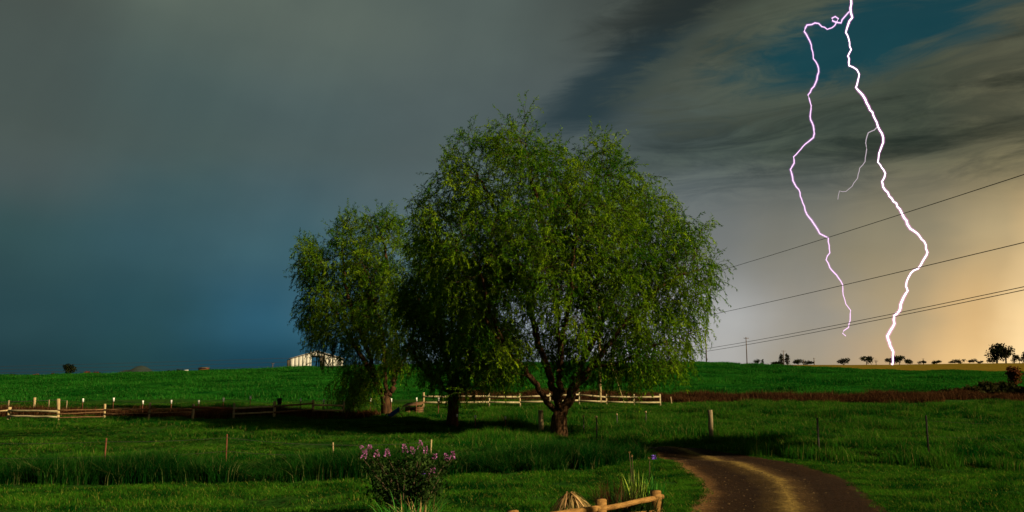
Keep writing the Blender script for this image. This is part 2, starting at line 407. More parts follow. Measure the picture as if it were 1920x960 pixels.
M['hillfar'] = material('far_hill', (.012, .022, .02), (.02, .032, .028), .02, 1)
M['hill_white'] = material('white_panel', (.5, .5, .45), (.6, .6, .55), 1)

def ground_material():
    m = bpy.data.materials.new('ground'); m.use_nodes = True; T = NT(m.node_tree)
    geo = T.new('ShaderNodeNewGeometry'); pos = geo.outputs['Position']
    sep = T.new('ShaderNodeSeparateXYZ'); T.l.new(pos, sep.inputs[0]); x, y, z = sep.outputs
    n1 = T.noise(pos, .5, 6); n2 = T.noise(pos, 3.0, 5)
    mp = T.new('ShaderNodeMapping'); T.l.new(pos, mp.inputs[0]); mp.inputs['Scale'].default_value = (.10, .35, .2)
    n3 = T.noise(mp.outputs[0], 1.6, 6, .6)
    near = T.mix(T.step(n1, .35, .65), (.010, .040, .006, 1), (.022, .060, .008, 1))
    near = T.mix(T.step(n2, .58, .72), near, (.030, .026, .010, 1))
    hill = T.mix(T.step(n3, .36, .62), (.003, .045, .005, 1), (.014, .10, .009, 1))
    gold = T.mix(T.step(n3, .3, .7), (.11, .082, .010, 1), (.17, .12, .016, 1))
    yn = T.math('ADD', y, T.math('MULTIPLY', T.math('SUBTRACT', n1, .5), 6))
    c = T.mix(T.step(yn, 78, 90), near, hill)
    xg = T.step(x, 20, 60)
    olive = T.mix(T.step(n3, .35, .65), (.02, .07, .01, 1), (.07, .075, .015, 1))
    c = T.mix(T.step(yn, 202, 207), c, T.mix(xg, olive, gold))
    p = T.new('ShaderNodeBsdfDiffuse'); T.l.new(c, p.inputs[0])
    b = T.new('ShaderNodeBump'); b.inputs['Strength'].default_value = .9; b.inputs['Distance'].default_value = .25
    T.l.new(n2, b.inputs['Height']); T.l.new(b.outputs[0], p.inputs['Normal'])
    o = T.new('ShaderNodeOutputMaterial'); T.l.new(p.outputs[0], o.inputs[0]); return m
M['ground'] = ground_material()

def road_material():
    m = bpy.data.materials.new('dirt'); m.use_nodes = True; T = NT(m.node_tree)
    uv = T.new('ShaderNodeUVMap'); uv.uv_map = 'UVMap'
    sep = T.new('ShaderNodeSeparateXYZ'); T.l.new(uv.outputs[0], sep.inputs[0]); u = sep.outputs[0]
    geo = T.new('ShaderNodeNewGeometry'); pos = geo.outputs['Position']
    n1 = T.noise(pos, 1.1, 5); n2 = T.noise(pos, 9, 6, .7); n3 = T.noise(pos, 30, 4, .7)
    uw = T.math('ADD', u, T.math('MULTIPLY', T.math('SUBTRACT', n1, .5), .16))
    prof = T.ramp(uw, [(0, (.17, .095, .032)), (.06, (.13, .068, .022)), (.15, (.024, .011, .003)), (.33, (.015, .0065, .0018)), (.44, (.055, .033, .009)),
                       (.52, (.20, .135, .034)), (.59, (.06, .034, .010)), (.70, (.018, .008, .0024)), (.90, (.020, .009, .0026)), (1, (.05, .029, .009))])
    grit = T.math('ADD', T.math('MULTIPLY', T.step(n2, .3, .72), .9), .55)
    c = T.mix(1.0, prof, T.comb(grit, grit, grit), 'MULTIPLY')
    c = T.mix(T.math('MULTIPLY', T.step(n3, .62, .74), .22), c, (.26, .19, .09, 1))
    p = T.new('ShaderNodeBsdfPrincipled'); T.l.new(c, p.inputs['Base Color']); p.inputs['Roughness'].default_value = .95; p.inputs['Specular IOR Level'].default_value = .1
    b = T.new('ShaderNodeBump'); b.inputs['Strength'].default_value = 1; b.inputs['Distance'].default_value = .07
    T.l.new(T.math('ADD', n2, T.math('MULTIPLY', n3, .4)), b.inputs['Height']); T.l.new(b.outputs[0], p.inputs['Normal'])
    o = T.new('ShaderNodeOutputMaterial'); T.l.new(p.outputs[0], o.inputs[0]); return m
M['road'] = road_material()

# ------------------------------------------------------------------ ground sheet
def build_ground():
    ys = np.concatenate([np.arange(-60, 14, 2.0), np.arange(14, 60, .3), np.arange(60, 110, .7), np.arange(110, 230, 2.0),
                         np.arange(230, 720, 12.0), np.geomspace(720, 6000, 40)])
    us = np.linspace(-1, 1, 301); us = np.sign(us) * np.abs(us) ** 1.25
    Y, U = np.meshgrid(ys, us, indexing='ij')
    X = U * (np.maximum(Y, 0) * .95 + 34)
    Z = terr(X, Y)
    n, k = Y.shape
    V = np.stack([X, Y, Z], -1).reshape(-1, 3)
    i = np.arange(n - 1)[:, None] * k + np.arange(k - 1)[None]
    q = np.stack([i, i + 1, i + k + 1, i + k], -1).reshape(-1, 4)
    o = link('ground', np_mesh('ground', V, q, True), M['ground'])
    tag(o, 'green farmland rising from the lawn to the pasture ridge', None, None, 'structure')
build_ground()
ROAD_L = [(1270, 1010), (1288, 958), (1310, 925), (1304, 905), (1284, 888), (1254, 870), (1222, 856), (1188, 847), (1140, 840), (1090, 838)]
ROAD_R = [(1760, 1010), (1668, 958), (1622, 920), (1588, 897), (1520, 877), (1430, 861), (1330, 849), (1245, 840), (1150, 833.5), (1090, 832)]
def flatp(px, py):
    d = ray(px, py); t = -(CAMZ - 0.0) / d.z; return np.array((d.x * t, d.y * t))
def resample(P, n):
    P = np.asarray(P, float); d = np.r_[0, np.cumsum(np.linalg.norm(np.diff(P, axis=0), axis=1))]
    # Catmull-Rom then even parameter
    out = []
    for i in range(len(P) - 1):
        p0 = P[max(i - 1, 0)]; p1 = P[i]; p2 = P[i + 1]; p3 = P[min(i + 2, len(P) - 1)]
        for t in np.linspace(0, 1, 24, endpoint=False):
            out.append(.5 * (2 * p1 + (p2 - p0) * t + (2 * p0 - 5 * p1 + 4 * p2 - p3) * t * t + (3 * p1 - p0 - 3 * p2 + p3) * t ** 3))
    out.append(P[-1]); out = np.array(out)
    idx = np.linspace(0, len(out) - 1, n); lo = np.floor(idx).astype(int); hi = np.minimum(lo + 1, len(out) - 1); fr = (idx - lo)[:, None]
    return out[lo] * (1 - fr) + out[hi] * fr
RN = 260
RL = resample([flatp(*p) for p in ROAD_L], RN); RR = resample([flatp(*p) for p in ROAD_R], RN)
def build_road():
    us = np.linspace(0, 1, 41)
    P = RL[:, None] * (1 - us)[None, :, None] + RR[:, None] * us[None, :, None]
    X, Y = P[..., 0], P[..., 1]
    Z = terr(X, Y) + .025
    prof = .05 * np.exp(-((us - .52) / .10) ** 2) - .0 * us
    Z = Z + prof[None] + .02 * vnoise(X * 2, Y * 2, 9) * np.sin(us * math.pi)[None] + .015
    V = np.stack([X, Y, Z], -1).reshape(-1, 3); k = len(us)
    i = np.arange(RN - 1)[:, None] * k + np.arange(k - 1)[None]
    q = np.stack([i, i + 1, i + k + 1, i + k], -1).reshape(-1, 4)
    me = np_mesh('dirt_road', V, q, True)
    uvl = me.uv_layers.new(name='UVMap'); uv = np.stack([np.broadcast_to(us[None], X.shape), np.broadcast_to(np.linspace(0, 1, RN)[:, None], X.shape)], -1).reshape(-1, 2)
    li = np.empty(len(me.loops), np.int32); me.loops.foreach_get('vertex_index', li); uvl.data.foreach_set('uv', uv[li].astype(np.float32).ravel())
    o = link('dirt_road', me, M['road']); tag(o, 'curving brown dirt road with two worn wheel tracks', None, None, 'structure')
build_road()
# stones lying at the road edges
def in_road(x, y, margin=0.0):
    """True where a point lies on the road (polygon test), vectorised"""
    poly = np.vstack([RL, RR[::-1]]); c = poly.mean(0)
    x = np.asarray(x); y = np.asarray(y); ins = np.zeros(x.shape, bool)
    j = len(poly) - 1
    for i in range(len(poly)):
        xi, yi = poly[i]; xj, yj = poly[j]
        if yi != yj:
            ins ^= ((yi > y) != (yj > y)) & (x < (xj - xi) * (y - yi) / (yj - yi) + xi)
        j = i
    return ins

# ------------------------------------------------------------------ grass (stuff): tufts spread by geometry nodes
def tuft(name, n, radius, h0, h1, w, lean, mat, seed, heads=0, bendy=.5):
    r = np.random.default_rng(seed)
    rr = radius * np.sqrt(r.random(n)); a = r.random(n) * 6.283
    bx, by = rr * np.cos(a), rr * np.sin(a)
    h = r.uniform(h0, h1, n); az = r.random(n) * 6.283; ln = r.uniform(.05, lean, n) * h
    fa = az + r.uniform(-.6, .6, n) + math.pi / 2
    wx, wy = np.cos(fa) * w / 2, np.sin(fa) * w / 2
    dx, dy = np.cos(az) * ln, np.sin(az) * ln
    base = np.stack([bx, by, np.full(n, -.03)], -1); W = np.stack([wx, wy, np.zeros(n)], -1)
    mid = base + np.stack([dx * .30, dy * .30, h * .55], -1)
    tip = base + np.stack([dx * (1 + bendy), dy * (1 + bendy), h * (1 - .25 * bendy * ln / h)], -1)
    V = np.stack([base - W, base + W, mid + W * .8, mid - W * .8, tip], 1).reshape(-1, 3)
    i = np.arange(n)[:, None] * 5
    q = i + np.array([[0, 1, 2, 3]]); t = i + np.array([[3, 2, 4]])
    tone = np.repeat(r.random(n), 5)
    lists = [q, t]
    me = np_mesh(name, V, lists)
    at_ = me.attributes.new('tone', 'FLOAT', 'POINT'); at_.data.foreach_set('value', tone.astype(np.float32))
    me.materials.append(mat)
    o = bpy.data.objects.new(name, me)
    return o
def scatter(name, P, scale, protos, label, zscale=None):
    c = bpy.data.collections.new(name + '_tufts')
    for o in protos: c.objects.link(o)
    n = len(P)
    me = bpy.data.meshes.new(name); me.vertices.add(n); me.vertices.foreach_set('co', np.asarray(P, np.float32).ravel())
    def attr(nm, typ, vals, key):
        a = me.attributes.new(nm, typ, 'POINT'); a.data.foreach_set(key, np.asarray(vals, np.float32).ravel())
    sc = np.stack([scale, scale, scale if zscale is None else zscale], -1)
    rot = np.stack([RNG.uniform(-.06, .06, n), RNG.uniform(-.06, .06, n), RNG.uniform(0, 6.283, n)], -1)
    attr('sc', 'FLOAT_VECTOR', sc, 'vector'); attr('rt', 'FLOAT_VECTOR', rot, 'vector')
    a = me.attributes.new('pick', 'INT', 'POINT'); a.data.foreach_set('value', RNG.integers(0, len(protos), n).astype(np.int32))
    o = link(name, me)
    g = bpy.data.node_groups.new(name + '_nodes', 'GeometryNodeTree')
    g.interface.new_socket('Geometry', in_out='INPUT', socket_type='NodeSocketGeometry')
    g.interface.new_socket('Geometry', in_out='OUTPUT', socket_type='NodeSocketGeometry')
    gi = g.nodes.new('NodeGroupInput'); go = g.nodes.new('NodeGroupOutput')
    ip = g.nodes.new('GeometryNodeInstanceOnPoints'); ci = g.nodes.new('GeometryNodeCollectionInfo')
    ci.inputs['Collection'].default_value = c; ci.inputs['Separate Children'].default_value = True; ci.inputs['Reset Children'].default_value = True
    def na(nm, typ):
        k = g.nodes.new('GeometryNodeInputNamedAttribute'); k.data_type = typ; k.inputs['Name'].default_value = nm; return k.outputs[0]
    L = g.links.new
    L(gi.outputs[0], ip.inputs['Points']); L(ci.outputs[0], ip.inputs['Instance']); ip.inputs['Pick Instance'].default_value = True
    L(na('pick', 'INT'), ip.inputs['Instance Index']); L(na('sc', 'FLOAT_VECTOR'), ip.inputs['Scale'])
    e2r = g.nodes.new('FunctionNodeEulerToRotation'); L(na('rt', 'FLOAT_VECTOR'), e2r.inputs[0]); L(e2r.outputs[0], ip.inputs['Rotation'])
    L(ip.outputs[0], go.inputs[0])
    md = o.modifiers.new('spread', 'NODES'); md.node_group = g
    tag(o, label, 'gravel' if name == 'gravel' else 'grass', None, 'stuff')
    return o
def cloud(y0, y1, dens, umax=.72, extra=3.0):
    """random places in the wedge in front of the camera"""
    ymax = umax * y1 + extra; n = int(dens * (y1 - y0) * 2 * ymax)
    y = RNG.uniform(y0, y1, n); x = RNG.uniform(-ymax, ymax, n)
    k = np.abs(x) < umax * y + extra
    return x[k], y[k]
def P3(x, y): return np.stack([x, y, terr(x, y)], -1)

# edges of the mown lawn, in world metres
def band_front(x): return np.interp(x, [-25, -16, -9, -4.5, -1.5, 1.0, 3.2, 4.6], [23.6, 23.8, 24.4, 25.6, 26.4, 27.0, 28.0, 30.5])
def field_front(x): return np.interp(x, [4.5, 6, 7.5, 10, 14, 20, 30], [35.5, 34.0, 32.8, 31.3, 29.0, 26.6, 24.0])
def is_lawn(x, y):
    left = (x <= 4.6) & (y < band_front(x))
    cent = (x > 4.6) & (y < field_front(x))
    return left | cent
def build_grass():
    lawn = [tuft('lawn_tuft', 420, .55, .05, .12, .013, .9, M['lawn'], 10 + k) for k in range(4)]
    x, y = cloud(8, 36, 3.4)
    k = is_lawn(x, y) & ~in_road(x, y); x, y = x[k], y[k]
    s = .8 + .5 * RNG.random(len(x)); zs = s * (.8 + 1.1 * np.clip(vnoise(x / 1.7, y / 1.2, 21) + .3, 0, 1))
    # no blades over the wheel tracks: keep tufts off the road edge
    keep = ~(in_road(x + .35, y) | in_road(x - .35, y) | in_road(x, y + .3) | in_road(x, y - .3))
    scatter('lawn_grass', P3(x[keep], y[keep]), s[keep], lawn, 'short mown green lawn in front of the tall grass', zs[keep])
    edge = [tuft('edge_tuft', 90, .22, .05, .13, .013, 1.0, M['lawn'], 30 + k) for k in range(3)]
    x, y = cloud(8, 36, 16)
    k = is_lawn(x, y) & ~in_road(x, y); x, y = x[k], y[k]
    near = in_road(x + .7, y) | in_road(x - .7, y) | in_road(x, y + .7) | in_road(x, y - .7)
    x, y = x[near], y[near]
    q = RNG.integers(0, RN, 2600); side = np.where((RNG.random(2600) < .5)[:, None], RL[q] - .17 * (RR[q] - RL[q]) / np.linalg.norm(RR[q] - RL[q] + 1e-6, axis=1)[:, None], RR[q] + .17 * (RR[q] - RL[q]) / np.linalg.norm(RR[q] - RL[q] + 1e-6, axis=1)[:, None]) + RNG.normal(0, .12, (2600, 2))
    x = np.r_[x, side[:, 0]]; y = np.r_[y, side[:, 1]]; k = (y < 36) & (y > 12); x, y = x[k], y[k]
    scatter('verge_grass', P3(x, y), .7 + .6 * RNG.random(len(x)), edge, 'ragged grass verge along the dirt road edge')
    # tall unmown band
    tall = [tuft('tall_tuft', 150, .34, .35, .85, .016, .7, M['tall'], 40 + k) for k in range(5)]
    x, y = cloud(22, 34, 16)
    d = y - band_front(x)
    k = (d > 0) & (d < 3.2 + 2.0 * sst(x, -5, 0)) & (x < 4.8) & ~in_road(x, y); x, y, d = x[k], y[k], d[k]
    s = .75 + .5 * RNG.random(len(x)); zs = s * (.50 + .42 * np.clip(1 - d / 4, 0, 1) + 1.1 * vnoise(x / 1.9, y / 1.4, 22) + .5 * vnoise(x / .6, y / .6, 28))
    zs = np.clip(zs, .3, 1.3) * .85
    scatter('tall_grass', P3(x, y), s, tall, 'tall unmown grass band across the middle of the lawn', zs)
    # rough field on the left and round the willows
    mead = [tuft('meadow_tuft', 260, .6, .16, .42, .018, .8, M['meadow'], 60 + k) for k in range(5)]
    x, y = cloud(26, 76, 2.6)
    tallfront = ((x < 4.8) & (y > band_front(x) + 2.5)) | ((x >= 4.8) & (y > field_front(x)))
    k = tallfront & ~in_road(x, y); x, y = x[k], y[k]
    fr = np.where(x > 4.8, np.clip(1 - (y - field_front(x)) / 2.5, 0, 1), 0)
    s = .8 + .5 * RNG.random(len(x)); zs = s * np.clip(.72 + 2.0 * vnoise(x / 3.6, y / 1.7, 23) + .8 * vnoise(x / 1.1, y / .8, 29) + .5 * fr, .2, 2.0)
    zs = zs * np.where(x < -2, .55, 1.0)
    scatter('meadow_grass', P3(x, y), s, mead, 'rough ankle-high meadow grass around the willows and right field', zs)
    # hill pasture
    past = [tuft('pasture_tuft', 130, 1.1, .10, .28, .035, .9, M['pasture'], 80 + k) for k in range(4)]
    x, y = cloud(84, 203, 1.1)
    s = 1.0 + .8 * RNG.random(len(x)); zs = s * np.clip(.8 + 2.6 * vnoise(x / 7, y / 2.5, 24), .1, 2.4)
    scatter('pasture_grass', P3(x, y), s, past, 'short bright green pasture on the hillside', zs)
    # dry brown weeds behind the fences
    dry = [tuft('weed_tuft', 110, .55, .45, 1.05, .022, .45, M['dry'], 90 + k, bendy=.3) for k in range(5)]
    x, y = cloud(53, 92, 3.2)
    l = (x < -9.5) & (y > 54.0) & (y < 59.5)
    r = (x > -6) & (y > 78 + .02 * x) & (y < 88 - .04 * x)
    k = (l | r) & (vnoise(x / 4, y / 3, 25) > -.36); x, y = x[k], y[k]
    s = .8 + .5 * RNG.random(len(x)); zs = s * np.where(x < -8, .72, 1.0) * (.75 + .8 * vnoise(x / 2.5, y / 2, 26))
    scatter('dry_weeds', P3(x, y), s, dry, 'strip of dry red-brown weeds behind the fences', np.clip(zs, .3, 1.4))
    # dark rank grass along the far field boundary
    x = RNG.uniform(52, 175, 2600); y = 204.5 + RNG.normal(0, .9, len(x)) + .02 * x
    bd = [tuft('boundary_tuft', 60, .8, .4, .9, .05, .5, M['scrub'], 120 + k) for k in range(3)]
    scatter('boundary_grass', P3(x, y), .9 + .5 * RNG.random(len(x)), bd, 'dark rank grass between green pasture and golden field', .45 + .5 * RNG.random(len(x)))
build_grass()

def build_gravel():
    protos = []
    for k in range(4):
        bm = bmesh.new(); bmesh.ops.create_icosphere(bm, subdivisions=1, radius=.5)
        for v in bm.verts: v.co *= random.uniform(.7, 1.2); v.co.z *= .6
        me = bpy.data.meshes.new('pebble'); bm.to_mesh(me); bm.free(); me.materials.append(M['pebble']); protos.append(bpy.data.objects.new('pebble', me))
    n = 2200; i = RNG.integers(20, RN - 1, n); edge = RNG.random(n)
    u = np.where(edge < .35, RNG.beta(1.1, 9, n), np.where(edge < .75, RNG.normal(.52, .11, n), RNG.random(n))); u = np.clip(u, .01, .99)
    P = RL[i] * (1 - u)[:, None] + RR[i] * u[:, None] + RNG.normal(0, .04, (n, 2))
    k = in_road(P[:, 0], P[:, 1]) & (P[:, 1] > 14); P = P[k]; u = u[k]
    z = terr(P[:, 0], P[:, 1]) + .042 + .05 * np.exp(-((u - .52) / .10) ** 2)
    scatter('gravel', np.c_[P, z], RNG.gamma(1.6, .011, len(P)) + .012, protos, 'loose gravel and small stones lying on the dirt road')
build_gravel()

# ------------------------------------------------------------------ trees
def leaves_mesh(name, P, D, L, Wd, seed, tone=None, fold=.25):
    """narrow bent leaves: base P, direction D, length L, width Wd"""
    r = np.random.default_rng(seed); n = len(P)
    D = D / np.maximum(np.linalg.norm(D, axis=1), 1e-6)[:, None]
    rnd = r.normal(size=(n, 3)); S = np.cross(D, rnd); S /= np.maximum(np.linalg.norm(S, axis=1), 1e-6)[:, None]
    N = np.cross(D, S)
    L = np.broadcast_to(L, (n,)) * r.uniform(.7, 1.25, n); Wd = np.broadcast_to(Wd, (n,)) * r.uniform(.8, 1.2, n)
    a = P; m = P + D * (L * .5)[:, None] + N * (L * fold * .5)[:, None]; t = P + D * L[:, None]
    V = np.stack([a, m + S * (Wd / 2)[:, None], t, m - S * (Wd / 2)[:, None]], 1).reshape(-1, 3)
    q = np.arange(n)[:, None] * 4 + np.array([[0, 1, 2, 3]])
    me = np_mesh(name, V, q)
    at_ = me.attributes.new('tone', 'FLOAT', 'POINT'); tv = r.random(n) if tone is None else .65 * np.asarray(tone) + .35 * r.random(n)
    at_.data.foreach_set('value', np.repeat(tv, 4).astype(np.float32))
    return me

def willow(label, base, Y, limbs, blobs, n_attr, trunk_r, seed, leafmat_, name='willow_tree', twig_n=1.35, leafL=.19, leafW=.040, kill=.36, step=.27, droop=1.0):
    r = np.random.default_rng(seed)
    root = empty(name, base); tag(root, label, 'tree', 'willow trees on the meadow')
    B = np.array(base)
    # attractors spread through the crown's volume
    C = []; Rr = []
    for (px, py, rp, dy) in blobs:
        c = at(px, py, Y + dy); C.append(c); Rr.append(rp / F * Y)
    C = np.array([tuple(c) for c in C]); Rr = np.array(Rr)
    w = Rr ** 2.4; w /= w.sum()
    A = []
    while len(A) < n_attr:
        k = r.choice(len(C), p=w); v = r.normal(size=3); v /= np.linalg.norm(v); rad = r.random() ** (1 / 2.6)
        p = C[k] + v * rad * Rr[k] * np.array((1, 1.25, 1)) + np.array((0, r.normal() * .5, 0))
        cl = vnoise(p[0] / 1.15 + p[1] * .45, p[2] / 1.5 - p[1] * .35, seed) + .5
        if cl > r.uniform(.28, .70): A.append(p)
    A = np.array(A)
    # explicit trunk and limbs
    nodes = []; par = []
    def add(p, q): nodes.append(np.array(p, float)); par.append(q); return len(nodes) - 1
    start = {}
    for li, (parent_limb, frac, pts) in enumerate(limbs):
        W = [np.array(at(px, py, Y + dy)) for (px, py, dy) in pts]
        if parent_limb is None: prev = add(B - np.array((0, 0, .15)), -1); W = [B] + W; 
        else:
            ids = start[parent_limb]; prev = ids[int(frac * (len(ids) - 1))]; W = [nodes[prev]] + W
        P = resample(W, max(3, int(sum(np.linalg.norm(W[i + 1] - W[i]) for i in range(len(W) - 1)) / step)))
        ids = []
        for j, p in enumerate(P[1:]):
            wob = np.array((r.normal(), r.normal(), r.normal() * .4)) * (.05 if parent_limb is not None else .015)
            prev = add(p + wob, prev); ids.append(prev)
        start[li] = ids
    # colonise
    alive = np.ones(len(A), bool); first = len(start[0])
    for it in range(90):
        kd = kdtree.KDTree(len(nodes))
        for i, p in enumerate(nodes): kd.insert(p, i)
        kd.balance()
        acc = {}
        for ai in np.nonzero(alive)[0]:
            co, idx, dist = kd.find(A[ai])
            if dist < kill: alive[ai] = False; continue
            if dist < 3.5 and idx > first: 
                d = (A[ai] - nodes[idx]); acc.setdefault(idx, []).append(d / dist)
        if not acc: break
        for idx, ds in acc.items():
            d = np.mean(ds, axis=0); d += r.normal(size=3) * .30
            d /= max(np.linalg.norm(d), 1e-6)
            add(nodes[idx] + d * step, idx)
        if alive.sum() < len(A) * .02 or len(nodes) > 14000: break
    NP = np.array(nodes); par = np.array(par); n = len(NP)
    kids = [[] for _ in range(n)]
    for i, p in enumerate(par):
        if p >= 0: kids[p].append(i)
    # pipe model
    rad = np.zeros(n); tip = .0075; ex = 1.95
    for i in range(n - 1, -1, -1):
        s = sum(rad[k] ** ex for k in kids[i]); rad[i] = max(tip, s ** (1 / ex)) if kids[i] else tip
    sc = trunk_r / rad[0]
    rad = tip + (rad - tip) * (trunk_r - tip) / (rad[0] - tip)
    zrel = NP[:, 2] - B[2]
    rad[:first] *= 1 + .30 * np.exp(-np.maximum(zrel[:first], 0) / .45)
    # chains -> tubes
    thick = MB(); thin = MB()
    stack = [0]
    while stack:
        i = stack.pop(); chain = [par[i]] if par[i] >= 0 else []; chain.append(i)
        while kids[i]:
            ks = sorted(kids[i], key=lambda k: -rad[k]); stack.extend(ks[1:]); i = ks[0]; chain.append(i)
        if len(chain) < 2: continue
        rr = rad[chain].copy()
        if par[chain[1]] == chain[0] and chain[0] != 0: rr[0] = min(rr[0], rr[1] * 1.25)
        big = rr.max() > .05
        P = NP[chain]
        if big:
            cut = max(2, int((rr > .028).sum()) + 1); cut = min(cut, len(chain))
            thick.tube(P[:cut], rr[:cut], 9 if rr.max() > .15 else 6, cap=True)
            if cut < len(chain): thin.tube(P[cut - 1:], rr[cut - 1:], 4, cap=False)
        else: thin.tube(P, rr, 4 if rr.max() > .018 else 3, cap=False)
    # curly hanging twigs with leaves
    LP = []; LD = []; LT = []
    fine = np.nonzero((rad < .022) & (np.arange(n) > first))[0]
    ztop = NP[:, 2].max() - B[2]
    for i in fine:
        for _ in range(int(twig_n + r.random())):
            d = NP[i] - NP[par[i]]; d = d / max(np.linalg.norm(d), 1e-6)
            d = d * .7 + r.normal(size=3) * .5 + np.array((0, 0, .25)); d /= np.linalg.norm(d)
            low = 1 - min(1, (NP[i, 2] - B[2]) / ztop)
            ln = r.uniform(.45, 1.15) + .7 * low * r.random(); ns = 8; st = ln / ns
            ph = r.random() * 6.28; p = NP[i].copy(); pts = [p.copy()]
            g = (r.uniform(-.10, .28) + .22 * low) * droop; tw = r.random() ** 1.5
            for q in range(ns):
                d = d + np.array((math.cos(ph + q * 1.5) * .34, math.sin(ph + q * 1.5) * .34, -g)); d /= np.linalg.norm(d)
                p = p + d * st; pts.append(p.copy())
                for _k in range(3 if q else 1):
                    LP.append(p - d * st * r.random()); LD.append(d * .8 + r.normal(size=3) * .45 + np.array((0, 0, -.25))); LT.append(tw)
            thin.tube(pts[::2], np.linspace(.0075, .003, ns // 2 + 1), 3, cap=False)
    LP = np.array(LP); LD = np.array(LD); LT = np.array(LT)
    Bv = np.array(base)
    for mb in (thick, thin): mb.v = [v - Bv for v in mb.v]
    thick.build('trunk', M['bark'], root, True)
    thin.build('branches', M['twig'], root, True)
    link('crown', leaves_mesh('crown', LP - Bv, LD, leafL, leafW, seed, tone=LT), leafmat_, root)
    print('willow', label[:30], n, 'nodes', len(LP), 'leaves')
    return root

YA = 38.6; bA = gp(1048, 822); YA = bA.y
limbA = [(None, 0, [(1047, 800, 0), (1050, 770, 0)]),
         (0, .9, [(1020, 745, -.2), (985, 695, -.5), (935, 640, -.6), (885, 560, -.4), (850, 470, 0)]),
         (0, 1, [(1040, 735, .2), (1012, 650, .6), (985, 540, .8), (945, 420, .9), (890, 320, .6)]),
         (0, 1, [(1050, 735, -.3), (1047, 620, -.6), (1030, 480, -.5), (1000, 350, -.2), (985, 255, 0)]),
         (0, .95, [(1070, 740, 0), (1088, 690, 0), (1105, 600, .3), (1125, 480, .5), (1120, 330, .3)]),
         (4, .28, [(1130, 660, -.6), (1185, 590, -1.0), (1250, 530, -.8), (1310, 505, -.3)]),
         (4, .33, [(1135, 590, .9), (1180, 490, 1.4), (1210, 400, 1.0)]),
         (4, .2, [(1115, 690, -.2), (1150, 685, -.6), (1195, 665, -1.0), (1245, 640, -1.2)]),
         (2, .35, [(1000, 600, 1.8), (1005, 500, 2.6), (1040, 380, 2.6)]),
         (3, .3, [(1060, 600, -1.8), (1075, 500, -2.8), (1080, 400, -2.6)]),
         (1, .35, [(950, 700, -.9), (905, 718, -1.4), (868, 738, -1.6)]),
         (1, .5, [(920, 590, -1.6), (900, 500, -2.2)])]
blobA = [(985, 238, 40, 0), (985, 330, 95, 0), (880, 290, 48, 0), (870, 370, 75, .2), (1118, 288, 45, 0), (1090, 370, 95, .2), (1205, 372, 48, 0), (1190, 450, 105, 0),
         (1285, 455, 44, 0), (1275, 530, 78, 0), (1342, 508, 26, 0), (1230, 615, 80, -.3), (1130, 590, 95, -.5), (1020, 480, 130, -1.2), (1030, 470, 130, 1.6), (900, 470, 100, 0),
         (825, 415, 55, 0), (935, 590, 80, -.3), (1300, 600, 32, 0), (1190, 680, 48, -.8), (850, 540, 60, 0), (800, 380, 32, 0), (1255, 675, 32, -.8), (1080, 640, 60, -2.4), (950, 660, 45, -1),
         (1045, 268, 45, .2), (935, 262, 30, 0), (1150, 330, 40, .3), (1000, 630, 60, 1.8), (1060, 650, 55, 2.2), (1130, 660, 60, 1.2), (900, 630, 60, 0), (960, 690, 40, 1.2), (1100, 560, 90, 2.4), (960, 540, 90, 2.2), (1210, 560, 80, 1.8), (1265, 640, 45, .5), (1120, 450, 100, -2.2), (985, 210, 18, 0)]
willow('large willow with low-forking golden-lit trunk, tallest of the three', tuple(bA), YA, limbA, blobA, 17000, .40, 11, M['willow'])

bB = gp(724, 782); YB = bB.y
limbB = [(None, 0, [(724, 765, 0), (724, 748, 0)]),
         (0, 1, [(708, 725, 0), (690, 660, -.4), (655, 570, -.5), (640, 460, 0)]),
         (0, 1, [(738, 722, .2), (745, 650, .4), (735, 540, .3), (715, 440, 0)]),
         (0, 1, [(722, 700, -.5), (715, 620, -1.2), (690, 520, -1.2)]),
         (1, .3, [(660, 640, .6), (620, 570, .8), (590, 500, .3)]),
         (2, .3, [(770, 640, -.2), (785, 560, -.2), (790, 470, 0)])]
blobB = [(648, 418, 28, 0), (640, 485, 62, 0), (718, 435, 42, 0), (720, 505, 72, 0), (598, 500, 46, 0), (588, 580, 38, 0), (650, 585, 78, 0), (722, 620, 80, 0),
         (625, 650, 44, 0), (675, 690, 52, -.4), (645, 730, 30, -.5), (785, 500, 44, 0), (775, 600, 62, 0), (655, 755, 22, -.5), (580, 470, 26, 0)]
willow('slender willow on the left partly covering the white barn', tuple(bB), YB, limbB, blobB, 8000, .36, 23, M['willow2'], leafL=.22, leafW=.046)

bC = gp(848, 798); YC = bC.y
limbC = [(None, 0, [(849, 770, 0), (850, 735, 0)]),
         (0, 1, [(840, 690, 0), (825, 600, .2), (810, 500, .2), (800, 430, 0)]),
         (0, 1, [(858, 690, 0), (868, 600, -.3), (872, 500, -.3)]),
         (0, .8, [(820, 715, -.5), (790, 690, -.9), (765, 640, -1.0)]),
         (0, .9, [(885, 690, .4), (915, 640, .6), (930, 580, .6)])]
blobC = [(800, 445, 40, 0), (832, 520, 62, 0), (795, 565, 58, 0), (860, 600, 75, 0), (900, 530, 60, 0), (815, 655, 62, -.3), (885, 680, 55, 0), (770, 685, 40, -.5),
         (930, 640, 50, .2), (850, 440, 45, .2), (840, 700, 40, -1.0)]
willow('middle willow between the other two with a straight slim trunk', tuple(bC), YC, limbC, blobC, 6500, .32, 37, M['willow2'], leafL=.21, leafW=.044)

